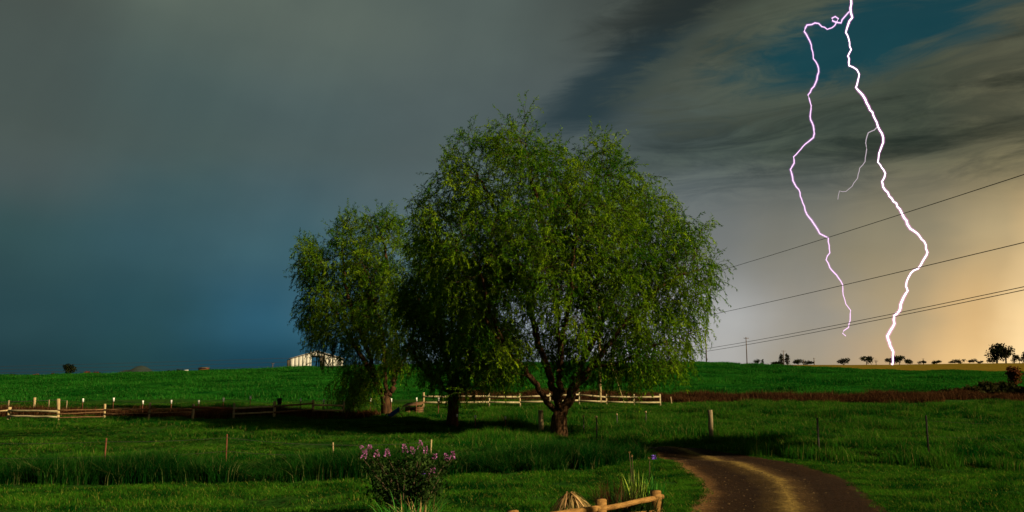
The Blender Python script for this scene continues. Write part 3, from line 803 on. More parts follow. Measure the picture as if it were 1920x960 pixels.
# distant trees and bushes: each its own thing
def far_tree(name, label, px, Y, wpx, hpx, seed, mat, trunk=True, group=None, base=None, lobes=7, nl=420, tall=False, bare=False, sink=0.0, zr=(.34, .78), vz=.28, leaf=None):
    r = np.random.default_rng(seed)
    g = onY(px, Y) if base is None else base
    k = Y / F * (1.25 if Y > 150 else 1.0); w = wpx * k; h = hpx * k
    root = empty(name, (g.x, g.y, g.z - sink)); tag(root, label, 'bush' if 'bush' in name else 'tree', group)
    P = []
    for q in range(lobes):
        if tall: c = np.array((r.uniform(-.15, .15) * w, r.uniform(-.15, .15) * w, h * (.2 + .75 * q / max(lobes - 1, 1)))); s = np.array((w * .45, w * .45, h * .2)) * (1.1 - .6 * q / lobes)
        else:
            c = np.array((r.uniform(-.34, .34) * w, r.uniform(-.3, .3) * w, h * (r.uniform(*zr) if trunk else r.uniform(.2, .65)))); s = np.array((w * .26, w * .26, h * vz)) * r.uniform(.7, 1.15)
        m = nl // lobes; v = r.normal(size=(m, 3)); v /= np.linalg.norm(v, axis=1)[:, None]
        P.append(c + v * s * (r.random((m, 1)) ** .45))
    P = np.concatenate(P); P[:, 2] = np.maximum(P[:, 2], .02 * h)
    D = r.normal(size=P.shape); L = leaf or max(w, h) * (.09 if bare else .12)
    link('crown', leaves_mesh('crown', P, D, L, L * (.3 if bare else .6), seed), mat, root)
    if trunk:
        mb = MB(); mb.tube([(0, 0, -.1 * h), (w * .02, 0, h * .3), (w * .03, 0, h * .7)], [h * .045, h * .035, h * .012], 6)
        for q in range(3):
            a = r.random() * 6.28; mb.tube([(w * .02, 0, h * .28), (math.cos(a) * w * .2, math.sin(a) * w * .2, h * .5), (math.cos(a) * w * .3, math.sin(a) * w * .3, h * .72)], [h * .025, h * .016, h * .006], 4)
        mb.build('trunk', M['farbark'], root, True)
    return root
G1 = 'trees along the far right horizon'; YF = 690
for i, (px, w, h, nm, lab, kw) in enumerate([
    (1419, 11, 9, 'field_tree', 'small round tree right beside the second utility pole', {}),
    (1430, 5, 8, 'field_tree', 'thin tiny tree right of the small round tree', dict(tall=True)),
    (1456, 18, 5, 'bush', 'low wide bush left of the third utility pole', dict(trunk=False)),
    (1466, 9, 15, 'cypress_tree', 'upright dark tree directly left of the third pole', dict(tall=True)),
    (1477, 9, 15, 'cypress_tree', 'upright dark tree directly right of the third pole', dict(tall=True)),
    (1497, 17, 10, 'field_tree', 'broad bushy tree below the short fourth pole', {}),
    (1517, 15, 7, 'bush', 'low dark bush left of the small fifth pole', dict(trunk=False)),
    (1583, 18, 11, 'field_tree', 'lone spreading tree beneath the broken tip of left lightning', {}),
    (1625, 20, 12, 'field_tree', 'rounded tree halfway between both lightning strikes', {}),
    (1643, 8, 10, 'bare_tree', 'thin sparse tree right of the rounded tree', dict(bare=True, nl=90)),
    (1668, 13, 11, 'field_tree', 'dark tree standing right where lightning meets the ground', {}),
    (1687, 24, 14, 'field_tree', 'largest dark tree just right of the lightning foot', dict(nl=420)),
    (1703, 15, 8, 'field_tree', 'flat-topped low tree right of the lightning foot', {}),
    (1731, 12, 6, 'bush', 'small dark bush first along the bare golden horizon', dict(trunk=False)),
    (1755, 14, 6, 'bush', 'dark flat bush second along the bare golden horizon', dict(trunk=False)),
    (1784, 8, 5, 'bush', 'tiny bush third along the bare golden horizon', dict(trunk=False)),
    (1798, 15, 7, 'bush', 'wide bush with a pointed left end on golden horizon', dict(trunk=False)),
    (1824, 11, 8, 'bush', 'pointed bush left of the tall pair of trees', dict(trunk=False)),
    (1838, 10, 5, 'bush', 'flat low bush close to the tall pair of trees', dict(trunk=False)),
    (1862, 16, 12, 'bush', 'low skirt bush at the left foot of the tall trees', dict(trunk=False)),
    (1870, 24, 31, 'field_tree', 'tall dark tree, left one of the pair at far right', dict(nl=700, lobes=9)),
    (1887, 24, 27, 'field_tree', 'broad dark tree, right one of the pair at far right', dict(nl=600, lobes=8)),
    (1903, 10, 12, 'field_tree', 'small tree right of the tall pair on the skyline', dict(tall=True)),
    (1912, 11, 12, 'field_tree', 'second small tree right of the tall pair', {}),
    (1922, 10, 16, 'cypress_tree', 'pointed tree cut by the right picture edge', dict(tall=True))]):
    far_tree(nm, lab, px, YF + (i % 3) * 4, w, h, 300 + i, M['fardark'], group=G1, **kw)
G2 = 'bushes along the far left ridge'
for i, (px, w, h, nm, lab, mt, kw) in enumerate([
    (132, 24, 17, 'field_tree', 'lone dark round tree on the left ridge', 'fardark', dict(nl=600, lobes=8)),
    (26, 22, 5, 'bush', 'flat dark bush at the far left of the ridge', 'scrub', dict(trunk=False)),
    (52, 16, 6, 'bush', 'rusty bush beside the flat dark bush on left ridge', 'rustleaf', dict(trunk=False)),
    (68, 12, 6, 'bush', 'second rusty bush, near the left end of the ridge', 'rustleaf', dict(trunk=False)),
    (101, 7, 7, 'bush', 'tiny red-brown bush left of the lone ridge tree', 'rustleaf', dict(trunk=False)),
    (152, 18, 6, 'bush', 'low green bush just right of the lone ridge tree', 'scrub', dict(trunk=False)),
    (173, 17, 7, 'bush', 'brown bush second right of the lone ridge tree', 'rustleaf', dict(trunk=False)),
    (188, 6, 7, 'bush', 'narrow upright bush third right of lone ridge tree', 'scrub', dict(trunk=False)),
    (259, 11, 7, 'bush', 'dark bush in front of the distant mound', 'fardark', dict(trunk=False)),
    (318, 26, 4, 'bush', 'long low bush right of the distant mound', 'fardark', dict(trunk=False)),
    (340, 12, 6, 'bush', 'small dark bush left of the red shed on ridge', 'fardark', dict(trunk=False))]):
    far_tree(nm, lab, px, 199 + (i % 3), w, h, 400 + i, M[mt], group=G2, **kw)
gR = onY(1899, 100)
far_tree('rusty_tree', 'small rust-brown tree above the dark scrub at right edge', 1899, 100, 30, 44, 450, M['rustleaf'], base=gR, nl=900, lobes=9)
for i, (px, Y, w, h, lab) in enumerate([(1770, 88, 50, 17, 'low dark scrub bush, leftmost of the clump at right edge'), (1815, 90, 60, 24, 'dark scrub bush in the middle of the clump at right edge'),
                                       (1862, 92, 66, 30, 'dark scrub bush left below the rust-brown tree'), (1915, 91, 60, 32, 'dark scrub bush right below the rust-brown tree')]):
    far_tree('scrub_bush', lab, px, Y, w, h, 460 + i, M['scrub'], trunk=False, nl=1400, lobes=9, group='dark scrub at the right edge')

# unseen tree added right of the view to cast shade across the field edge
gT = Vector((25.6, 25.0, tz(25.6, 25.0)))
far_tree('added_shade_tree', 'unseen round-headed tree added right of the road for its shade', 0, 26, 400, 800, 470, M['willow2'], base=gT, nl=22000, lobes=16, zr=(.78, .93), vz=.08, leaf=.26)

# far mound behind the left ridge
def build_mound():
    Y = 1500; k = Y / F
    n = 40; V = []; fs = []
    cx = (265 - 960) * k
    for j in range(9):
        for i in range(n + 1):
            u = i / n * 2 - 1; v = j / 8 * 2 - 1
            hgt = max(0, (1 - abs(u) ** 1.6)) * max(0, 1 - v * v) * (1 + .12 * math.sin(u * 9) * (1 - abs(u)))
            V.append((cx + u * 62 * k, Y + v * 60, -32 + CAMZ + hgt * 34.5 * k + 0))
    for j in range(8):
        for i in range(n): a = j * (n + 1) + i; fs.append((a, a + 1, a + n + 2, a + n + 1))
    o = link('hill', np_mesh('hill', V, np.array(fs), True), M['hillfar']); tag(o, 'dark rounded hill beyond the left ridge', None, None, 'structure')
build_mound()

# ------------------------------------------------------------------ barn, shed
def build_barn():
    Y = 196; k = Y / F; g = onY(594, Y) + Vector((0, 0, .35)); root = empty('barn', g); root.rotation_euler = (0, 0, R(16)); tag(root, 'white gabled barn with an open middle doorway on the ridge', 'barn')
    W = 95 * k; hw = W / 2; eave = 17.5 * k; ridge = 31.5 * k; D = 16.0
    d0, d1, dt = -10 * k, 13 * k, 22 * k      # doorway left, right, top
    def roofz(x): return ridge + (eave - ridge) * abs(x) / hw
    # siding panels, front and back, each a piece of its own with a small step
    def panels(yy, th):
        xs = np.linspace(-hw, hw, 15); xs = sorted(set(list(np.round(xs, 3)) + [round(d0, 3), round(d1, 3), 0.0]))
        for a, b in zip(xs[:-1], xs[1:]):
            if b - a < .15: continue
            zb = -1.6
            mid = (a + b) / 2
            if d0 < mid < d1: zb = dt
            off = random.uniform(-.006, .006); mb = MB(); a2, b2 = a + .004, b - .004
            V = [(a2, yy + off, zb), (b2, yy + off, zb), (b2, yy + off, roofz(b2)), (a2, yy + off, roofz(a2)),
                 (a2, yy + off + th, zb), (b2, yy + off + th, zb), (b2, yy + off + th, roofz(b2)), (a2, yy + off + th, roofz(a2))]
            mb.add(V, [(0, 1, 2, 3), (5, 4, 7, 6), (4, 0, 3, 7), (1, 5, 6, 2), (3, 2, 6, 7), (4, 5, 1, 0)])
            mb.build('siding_panel', M['barn'], root)
    panels(0, .08); panels(D, .08)
    for s in (-1, 1):
        MB().box((s * (hw - .05), D / 2, eave / 2 - .85), (.1, D - .2, eave + 1.5)).build('side_wall', M['barn'], root)
        mb = MB(); t = .12; oh = .35
        x1 = s * (hw + oh); z1 = roofz(hw) + (eave - ridge) * oh / hw
        V = [(0, -oh, ridge + .03), (x1, -oh, z1 + .03), (x1, D + oh, z1 + .03), (0, D + oh, ridge + .03)]; V += [(a, b, c + t) for a, b, c in V]
        mb.add(V, [(0, 1, 2, 3), (4, 5, 6, 7), (0, 1, 5, 4), (1, 2, 6, 5), (2, 3, 7, 6), (3, 0, 4, 7)]); mb.build('roof', M['barnroof'], root)
    # inner posts, the sliding door pushed to the right side of the opening, brace seen through it
    MB().box((d1 - 1.1 * .5, .35, dt / 2 - .3), (1.0, .08, dt + .3)).build('sliding_door', M['barndark'], root)
    for xx, yy in ((d0 + .2, D * .5), (d1 - .9, D * .5), (0.4, D * .75)): MB().box((xx, yy, dt / 2), (.2, .2, dt + .8)).build('post', M['barndark'], root)
    MB().tube([(-.2, D * .5, 0), (.5, D * .5, dt)], .08, 5).build('brace', M['barndark'], root)
    MB().box(((d0 + d1) / 2, -.06, dt + .1), (d1 - d0 + .3, .1, .2)).build('lintel', M['barndark'], root)
    # dark box at the left corner, put in for the shaded side wall
    MB().box((-hw - .45, .8, eave * .45 - .3), (.7, 1.2, eave * .95 + .4)).build('shaded_wall_box', M['barndark'], root)
build_barn()
def build_shed():
    Y = 215; k = Y / F; x = (388 - 960) * k; z = at(388, 697, Y).z
    root = empty('shed', (x, Y, z - .4)); tag(root, 'tiny dark red shed on the ridge left of the barn', 'shed')
    w = 15 * k; h = 6.5 * k
    MB().box((0, 0, h / 2), (w, 2.2, h + .8)).build('wall', M['shed'], root)
    mb = MB(); V = [(-w / 2 - .1, -1.3, h + .42), (w / 2 + .1, -1.3, h + .42), (w / 2 + .1, 1.3, h + .65), (-w / 2 - .1, 1.3, h + .65)]; V += [(a, b, c + .08) for a, b, c in V]
    mb.add(V, [(0, 1, 2, 3), (4, 5, 6, 7), (0, 1, 5, 4), (1, 2, 6, 5), (2, 3, 7, 6), (3, 0, 4, 7)]); mb.build('roof', M['barndark'], root)
    MB().box((w * .2, -1.13, h * .45), (.7, .05, h * .8)).build('door', M['barndark'], root)
    x = (355 - 960) * k; z = at(355, 697, Y).z
    o = MB().box((0, 0, .25), (1.1, .5, .45), jit=.03).build('water_trough', M['hill_white'], None, loc=(x, Y, z)); tag(o, 'tiny white trough on the ridge left of the red shed', 'trough')
build_shed()

# ------------------------------------------------------------------ fences
def post_mesh(h, w, kind='round', lean=0.0):
    mb = MB()
    if kind == 'round':
        n = 7; zs = np.linspace(-.25, h, 6); pts = [(lean * z + random.uniform(-.012, .012), random.uniform(-.012, .012), z) for z in zs]
        mb.tube(pts, [w / 2 * random.uniform(.9, 1.08) for _ in zs], n)
    else:
        mb.box((0, 0, h / 2 - .12), (w, w * .9, h + .25), jit=.006)
    return mb
def rail(mb, a, b, r, wob=.012, n=7):
    a = np.array(a); b = np.array(b); pts = [a + (b - a) * t + RNG.uniform(-wob, wob, 3) for t in np.linspace(0, 1, 6)]
    mb.tube(pts, [r * random.uniform(.88, 1.1) for _ in pts], n)

def split_rail():
    root = empty('split_rail_fence', (0, 0, 0))
    def P(px, Y): v = onY(px, Y); return np.array(v)
    specs = [(1225, 18.75, 920), (1123, 17.3, 936), (962, 16.05, 957)]
    tops = []
    for (px, Y, ty) in specs:
        g = P(px, Y); top = at(px, ty, Y); h = top.z - g[2]; tops.append((g, top.z))
    root.location = tops[0][0]; B = np.array(tops[0][0])
    tag(root, 'low yellow split-rail garden fence beside the dirt road', 'fence')
    for i, (g, zt) in enumerate(tops):
        h = zt - g[2]; rz = Matrix.Rotation(R([8, 10, 14][i]), 4, 'Z') @ Matrix.Rotation(R([-2, 1, 0][i]), 4, 'Y')
        mb = MB(); w = .195
        sx = w / 2
        mb.box((0, 0, h / 2 - .15), (w, w * .8, h + .3), rz, jit=.008)
        mb.v = [v + (g - B) for v in mb.v]
        mb.build('post', M['goldwood'], root)
    for i in range(2):
        a, za = tops[i]; b, zb = tops[i + 1]
        d = (b - a); d = d / np.linalg.norm(d); s = np.array((-d[1], d[0], 0))
        for lv, (fa, fb) in enumerate(((.74, .70), (.24, .42))):
            ha = a[2] + (za - a[2]) * fa; hb = b[2] + (zb - b[2]) * fb
            # rails overlap past the posts, side by side
            off = s * (.008 if i else -.008)
            pa = np.array((a[0], a[1], ha)) - d * (.26 if i == 0 and lv == 0 else .10) + off; pb = np.array((b[0], b[1], hb)) + d * .14 + off
            mb = MB(); rail(mb, pa - B, pb - B, .064, .012, 9); mb.build('rail', M['goldwood'], root, True)
split_rail()

def pale_rail_fence():
    specs = [(795, 66), (858, 67.2), (917, 68), (975, 69), (1031, 69.7), (1085, 70.5), (1136, 71.2), (1187, 72), (1236, 72.8)]
    B = np.array(onY(1000, 69)); root = empty('rail_fence', B); tag(root, 'pale two-rail wooden fence running behind the willow trunks', 'fence')
    prev = None
    for i, (px, Y) in enumerate(specs):
        g = np.array(onY(px, Y)); h = 1.22 + random.uniform(-.04, .05)
        if i == 0: h = 1.3
        o = post_mesh(h, .15, 'box').build('post', M['palewood'] if i % 3 else M['oldwood'], root); o.location = g - B; o.rotation_euler = (random.uniform(-.02, .02), random.uniform(-.03, .03), random.uniform(-.2, .2))
        if prev is not None:
            for z in (.95, .50):
                mb = MB(); a = prev + np.array((0, -.09, z + random.uniform(-.04, .04))) - B; b = g + np.array((0, -.09, z + random.uniform(-.04, .04))) - B
                d = Vector(b - a); mid = (a + b) / 2; rot = d.to_track_quat('X', 'Z').to_matrix()
                mb.box(mid, (d.length - .02, .05, .13), rot, jit=.012); mb.build('rail', M['palewood'], root)
        prev = g
    # short end post leaning beyond the fence
    g = np.array(onY(1258, 73.5)); o = post_mesh(.85, .11, 'round', -.12).build('post', M['oldwood'], root, True); o.location = g - B
pale_rail_fence()

def left_fence():
    specs = [(-42, 51.5, .9, .2), (24, 52, .85, .22), (116, 51.2, 1.42, .20), (202, 52.6, 1.05, .15), (285, 53, 1.12, .15), (366, 53.4, 1.02, .17), (442, 54, 1.10, .16), (518, 54.2, 1.14, .19), (590, 54.6, 1.08, .18), (646, 55, 1.0, .15)]
    B = np.array(onY(285, 53)); root = empty('farm_fence', B); tag(root, 'old wooden farm fence with uneven posts crossing the left field', 'fence')
    G = []
    for i, (px, Y, h, w) in enumerate(specs):
        g = np.array(onY(px, Y)); G.append(g)
        o = post_mesh(h, w, 'round', random.uniform(-.05, .05)).build('post', M['oldwood'] if i in (1, 2, 3, 7, 8) else M['greywood'], root, True); o.location = g - B
    # (levels, material, radius) per bay
    bays = [([.62], 'oldwood', .05), ([.64, .30], 'palewood', .065), ([.72, .48, .25], 'brownwood', .035), ([.70, .42], 'brownwood', .035), ([.72, .45], 'brownwood', .035),
            ([.80], 'rust', .075), ([.78, .42], 'oldwood', .055), ([.80, .42], 'brownwood', .06), ([.74, .40], 'oldwood', .06)]
    for i, (lv, mt, rr) in enumerate(bays):
        for z in lv:
            mb = MB(); rail(mb, G[i] - B + np.array((0, -.11, z)), G[i + 1] - B + np.array((0, -.11, z + random.uniform(-.04, .06))), rr, .015); mb.build('rail', M[mt], root, True)
left_fence()
def back_fence():
    specs = [(-30, 60), (22, 60), (70, 60), (97, 60.2), (130, 60.4)]
    B = np.array(onY(22, 60)); root = empty('back_fence', B); tag(root, 'short run of thin posts and wire behind the leftmost fence rails', 'fence')
    G = []
    for i, (px, Y) in enumerate(specs):
        g = np.array(onY(px, Y)); G.append(g); h = (1.0, 1.0, 1.15, .95, .9)[i]
        o = post_mesh(h, (.13, .13, .18, .09, .09)[i], 'round').build('post', M['greywood'] if i != 2 else M['oldwood'], root, True); o.location = g - B
    for i in range(len(G) - 1):
        mb = MB(); rail(mb, G[i] - B + np.array((0, 0, .92)), G[i + 1] - B + np.array((0, 0, .88)), .02, .01, 5); mb.build('wire', M['wire'], root)
back_fence()
def steel_fence(name, label, specs, mat='rust', tip=None, wires=(.9, .5), wr=.006, r=.028, tipmat='whitetip'):
    B = np.array(onY(*specs[0][:2])); root = empty(name, B); tag(root, label, 'fence'); G = []
    for (px, Y, h) in specs:
        g = np.array(onY(px, Y)); G.append(g)
        mb = MB(); ln = random.uniform(-.04, .04)
        # T section: flange and web
        rot = Matrix.Rotation(random.uniform(-.3, .3), 4, 'Z') @ Matrix.Rotation(ln, 4, 'Y')
        mb.box((0, 0, h / 2 - .15), (r * 2, .012, h + .3), rot); mb.box((0, r, h / 2 - .15), (.012, r * 1.6, h + .3), rot)
        o = mb.build('post', M[mat], root); o.location = g - B
        if tip:
            m2 = MB(); m2.box((0, .01, h - tip / 2 + .004), (r * 2 + .03, r * 2.2 + .03, tip), rot); t = m2.build('painted_tip', M[tipmat], o)
    for i in range(len(G) - 1):
        for z in wires:
            a = G[i] - B + np.array((0, -.03, z * specs[i][2])); b = G[i + 1] - B + np.array((0, -.03, z * specs[i + 1][2]))
            mb = MB(); pts = [a + (b - a) * t - np.array((0, 0, .05 * 4 * t * (1 - t))) for t in np.linspace(0, 1, 6)]; mb.tube(pts, wr, 3, cap=False); mb.build('wire', M['wire'], root)
    return root
steel_fence('steel_post_fence', 'line of white-tipped steel posts behind the old farm fence',
            [(160, 57.5, 1.10), (217, 57.5, 1.20), (272, 57.5, 1.16), (325, 57.5, 1.22), (376, 57.5, 1.22), (422, 57.5, 1.24), (472, 57.5, 1.26), (566, 57.5, 1.25), (609, 57.5, 1.24), (665, 57.5, 1.28), (696, 57.5, 1.28), (735, 57.5, 1.28), (782, 57.5, 1.30), (823, 57.5, 1.30)], tip=.26, r=.03)
steel_fence('wire_fence', 'rusty steel posts standing in the tall grass band at left', [(-60, 26.2, 1.15), (208, 26.3, 1.15), (432, 27.5, 1.12), (630, 28.2, .85), (810, 29.6, .72)], tip=.0, r=.022)
for _o in [o for o in bpy.data.objects if o.name.startswith('post') and o.parent and o.parent.name == 'wire_fence'][-2:]:
    _o.data.materials[0] = M['oldwood']
steel_fence('low_wire_fence', 'small pale-tipped steel posts in the grass around the large trunk', [(858, 47, .8), (892, 46, .8), (948, 45, .75)], tip=.16)
steel_fence('field_wire_fence', 'thin steel posts standing right of the large willow trunk', [(1093, 44.5, .95), (1117, 36.6, 1.35), (1155, 45, .9), (1209, 46, 1.0)], tip=.1, tipmat='oldwood', mat='wire', wires=())

def road_fence():
    B = np.array(gp(1334, 832)); root = empty('field_fence', B); tag(root, 'wire field fence with one weathered corner post beside the road', 'fence')
    o = post_mesh(1.52, .24, 'round', -.01).build('corner_post', M['greywood'], root, True); G = [B]
    for (px, py, h) in ((1536, 853, 1.40), (1742, 860, 1.58), (1990, 868, 1.5)):
        g = np.array(gp(px, py)); G.append(g); mb = MB(); rot = Matrix.Rotation(random.uniform(-.3, .3), 4, 'Z')
        mb.box((0, 0, h / 2 - .15), (.07, .014, h + .3), rot); mb.box((0, .03, h / 2 - .15), (.014, .05, h + .3), rot)
        p = mb.build('steel_post', M['wire'], root); p.location = g - B
    hs = (1.5, 1.4, 1.5, 1.5)
    for i in range(3):
        for z in (.92, .55):
            a = G[i] - B + np.array((0, -.03, z * hs[i])); b = G[i + 1] - B + np.array((0, -.03, z * hs[i + 1]))
            mb = MB(); mb.tube([a + (b - a) * t - np.array((0, 0, .2 * t * (1 - t))) for t in np.linspace(0, 1, 8)], .003, 3, cap=False); mb.build('wire', M['wire'], root)
    g = np.array(gp(1015, 812)); o = post_mesh(1.18, .22, 'box').build('wooden_post', M['oldwood'], None); o.location = g; o.rotation_euler = (0, R(-1.5), .3)
    tag(o, 'square wooden post standing just left of the large willow trunk', 'post')
road_fence()
def ridge_fence():
    specs = [(px, 207 + (px - 1310) * .02, 1.25 + random.uniform(-.15, .15)) for px in (1312, 1348, 1362, 1386, 1420, 1465, 1512, 1545, 1560, 1570, 1610, 1625, 1680, 1748, 1812, 1830, 1885)]
    steel_fence('ridge_fence', 'row of tiny dark posts along the golden field edge', specs, mat='wire', wires=(), r=.05)
ridge_fence()

# ------------------------------------------------------------------ utility poles and wires
def pole(label, g, h, r, mat, arms, group, guy=None):
    root = empty('utility_pole', g); tag(root, label, 'pole', group)
    mb = MB(); mb.tube([(0, 0, -.5), (.02, 0, h * .5), (0, 0, h)], [r, r * .85, r * .65], 9); mb.build('pole_shaft', M[mat], root, True)
    for (z, half, ang) in arms:
        a = MB().box((0, -r * .9, 0), (half * 2, .11, .13)).build('crossarm', M['polewood'], root); a.location = (0, 0, z); a.rotation_euler = (0, 0, ang)
        for s in (-.92, -.45, .45, .92):
            MB().tube([(s * half, -r * .9, .065), (s * half, -r * .9, .22)], [.05, .035], 6).build('insulator', M['wire'], a)
    if guy is not None:
        MB().tube([(0, 0, h * .72), tuple(np.array(guy) - np.array(g))], .028, 4).build('guy_wire', M['litpole'], root)
    return root
GP = 'wooden utility poles'
pN = np.array(onY(1124, 75.5)); hN = 10.0
guyfoot = np.array(onY(1171, 74)) + np.array((0, 0, .2))
pole('sunlit-coloured utility pole rising behind the rail fence into the large willow', tuple(pN), hN, .17, 'litpole', [(9.6, 1.1, .9), (6.6, .6, .9)], GP, guyfoot)
Yr = 12.0
xr = float(at(2320, 400, Yr).x); pR = np.array((xr, Yr, tz(xr, Yr)))
w1 = np.array(at(2320, 196, Yr)); w2 = np.array(at(2320, 358, Yr)); w3 = np.array(at(2320, 452, Yr))
pole('near utility pole standing beyond the right picture edge', tuple(pR), w1[2] - pR[2] + .3, .17, 'polewood', [(w1[2] - pR[2] - .1, 1.0, .9), (w2[2] - pR[2] - .1, .6, .9), (w3[2] - pR[2] - .1, .6, .9)], GP)
def wire(label, a, b, sag, r, group):
    a = np.array(a); b = np.array(b); mb = MB()
    mb.tube([a + (b - a) * t - np.array((0, 0, sag * 4 * t * (1 - t))) - a for t in np.linspace(0, 1, 25)], r, 5, cap=False)
    o = mb.build('power_line', M['wire'], None, True, loc=tuple(a)); tag(o, label, 'wire', group)
GW = 'power lines crossing the right sky'
wire('highest power line crossing the lightning at right', w1, np.array(at(1124, 566, 75.5)), .30, .010, GW)
wire('middle power line crossing the right sky', w2, np.array(at(1124, 628, 75.5)), .25, .010, GW)
wire('upper one of the lowest pair of power lines', w3, np.array(at(1124, 674, 75.5)), .45, .009, GW)
wire('lower one of the lowest pair of power lines', w3 - np.array((0, 0, .05)), np.array(at(1124, 678, 75.5)), .47, .009, GW)
for (px, Y, top, lab) in ((1325, 205, 619, 'tallest ridge pole, close to the right edge of the willow crown'), (1401, 258, 632, 'second ridge pole from the willow, with a wide crossarm'),
                          (1470, 450, 657, 'third ridge pole, between two upright dark trees'), (1507, 690, 674, 'fourth tiny pole over the broad bushy tree'),
                          (1527, 680, 671, 'fifth tiny pole right of the low dark bushes'), (1732, 700, 672, 'tiny pole on the horizon right of the lightning foot')):
    g = np.array(onY(px, Y)); z = at(px, top, Y).z; h = z - g[2]; k = Y / F
    pole(lab, tuple(g), h, max(.17, .75 * k), 'polewood', [(h - .4, min(5.2 * k, 1.6), .25)] if Y < 500 else [(h - .5, 3.0 * k * .8, .2)], GP)
# thin line far behind the left ridge
gl = np.array(onY(511, 260)); zt = at(511, 681, 260).z
pole('faint thin pole on the left ridge beside the barn', tuple(gl), max(zt - gl[2], 1.5), .12, 'polewood', [(max(zt - gl[2], 1.5) - .2, .5, .2)], GP)
for i, (ya, yb) in enumerate(((690, 664), (695.5, 672), (701, 680))):
    wire(['top', 'middle', 'bottom'][i] + ' one of three faint wires low over the left ridge', np.array(at(-120, ya, 262)), np.array(at(760, yb, 262)), .25, .045, 'faint wires over the left ridge')

# ------------------------------------------------------------------ lightning
def build_lightning():
    Y = 688.0
    main = [(1597, -60), (1594, -20), (1596, 0), (1595, 22), (1598, 33), (1590, 47), (1586, 61), (1593, 80), (1596, 93), (1590, 105), (1592, 123), (1607, 131), (1611, 139), (1605, 164), (1618, 179), (1629, 200), (1640, 222), (1646, 237), (1656, 258), (1656, 267),
            (1648, 288), (1646, 304), (1660, 325), (1654, 340), (1656, 351), (1672, 372), (1690, 398), (1701, 420), (1707, 429), (1719, 437), (1733, 453), (1739, 473), (1730, 490), (1721, 504), (1708, 512), (1700, 528), (1702, 545), (1691, 565), (1686, 584), (1677, 592),
            (1677, 607), (1664, 630), (1669, 648), (1675, 660), (1673, 684)]
    left = [(1592, 22), (1585, 30), (1579, 37), (1577, 43), (1568, 42), (1561, 39), (1560, 34), (1566, 31), (1572, 35), (1569, 41), (1565, 48), (1560, 52), (1551, 55), (1546, 51), (1541, 50), (1535, 44), (1528, 43), (1522, 46), (1513, 47), (1508, 59), (1521, 84), (1524, 98), (1525, 110), (1533, 122), (1535, 135), (1529, 156),
            (1515, 178), (1521, 198), (1519, 218), (1526, 243), (1525, 258), (1510, 270), (1488, 294), (1489, 306), (1482, 318), (1490, 345), (1500, 361), (1505, 380), (1513, 402), (1525, 418), (1537, 438), (1553, 446), (1556, 474), (1549, 487), (1556, 502), (1572, 521), (1580, 534),
            (1581, 553), (1586, 570), (1595, 582), (1594, 601), (1591, 614), (1582, 620), (1580, 625), (1586, 630)]
    midb = [(1646, 237), (1639, 244), (1628, 249), (1624, 262), (1625, 280), (1622, 303), (1612, 315), (1608, 334), (1598, 349), (1586, 359), (1574, 358), (1572, 366), (1571, 374)]
    base = np.array(at(1673, 684, Y)); root = empty('lightning_bolt', base); tag(root, 'branching pink-white lightning bolt striking the right horizon', 'lightning')
    r = np.random.default_rng(5)
    def jag(P, amp):
        out = [P[0]]
        for a, b in zip(P[:-1], P[1:]):
            a = np.array(a, float); b = np.array(b, float); L = np.linalg.norm(b - a); n = max(1, int(L / 6)); nrm = np.array((-(b - a)[1], (b - a)[0])) / max(L, 1e-6)
            for i in range(1, n + 1):
                t = i / n; out.append(a + (b - a) * t + (nrm * r.normal() * amp if i < n else 0))
        return out
    def tube(P, rad, name, mat, glow=None):
        pts = [np.array(at(p[0], p[1], Y + 3 * math.sin(i * .21))) - base for i, p in enumerate(P)]
        n = len(pts); rr = np.array(rad(np.linspace(0, 1, n))) * Y / F
        o = MB().tube(pts, rr, 7).build(name, M[mat], root, True)
        if glow: MB().tube(pts, rr * glow[0], 7).build('glow', glow[1], o, True)
    tube(jag(main, .9), lambda t: 1.0 + .18 * np.sin(t * 23) + .25 * np.sin(t * 61 + 1) * .5 + .3 * t, 'main_channel', 'bolt', (3.0, glowmat('lightning_air_main', (1, .28, .85), .08)))
    tube(jag(left, .7), lambda t: np.where(t < .72, .9, .9 - (t - .72) * 1.5) * (1 + .15 * np.sin(t * 47)), 'side_channel', 'boltdim', (3.2, glowmat('lightning_air_side', (.8, .3, 1.0), .07)))
    tube(jag(midb, .6), lambda t: .95 - .5 * t, 'short_channel', 'boltfaint')
build_lightning()

# ------------------------------------------------------------------ shrubs and garden plants
def blade_clump(n, r0, h0, h1, w, spread, seed, segs=5, droop=.6):
    """long tapering sword leaves as one mesh (verts local)"""
    r = np.random.default_rng(seed); mb = MB(); tones = []
    for i in range(n):
        a = r.random() * 6.283; rr = r0 * math.sqrt(r.random()); p = np.array((math.cos(a) * rr, math.sin(a) * rr, -.03))
        a2 = a + r.normal() * .5; L = r.uniform(h0, h1); out = np.array((math.cos(a2), math.sin(a2), 0)); tilt = r.uniform(.1, 1) * spread
        side = np.array((-out[1], out[0], 0)); V = []; th = math.pi / 2 - tilt * .5
        for s in range(segs + 1):
            t = s / segs; ww = w * (1 - t ** 2.2) * (.75 + .5 * math.sin(t * 3.1)) + .002
            V += [p - side * ww / 2, p + side * ww / 2]
            p = p + (out * math.cos(th) + np.array((0, 0, math.sin(th)))) * L / segs; th -= tilt * droop * (.3 + t)
        f = [(2 * s, 2 * s + 1, 2 * s + 3, 2 * s + 2) for s in range(segs)]
        mb.add(V, f); tones += [r.random()] * len(V)
    me = mb.mesh('leaves'); a_ = me.attributes.new('tone', 'FLOAT', 'POINT'); a_.data.foreach_set('value', np.array(tones, np.float32))
    return me
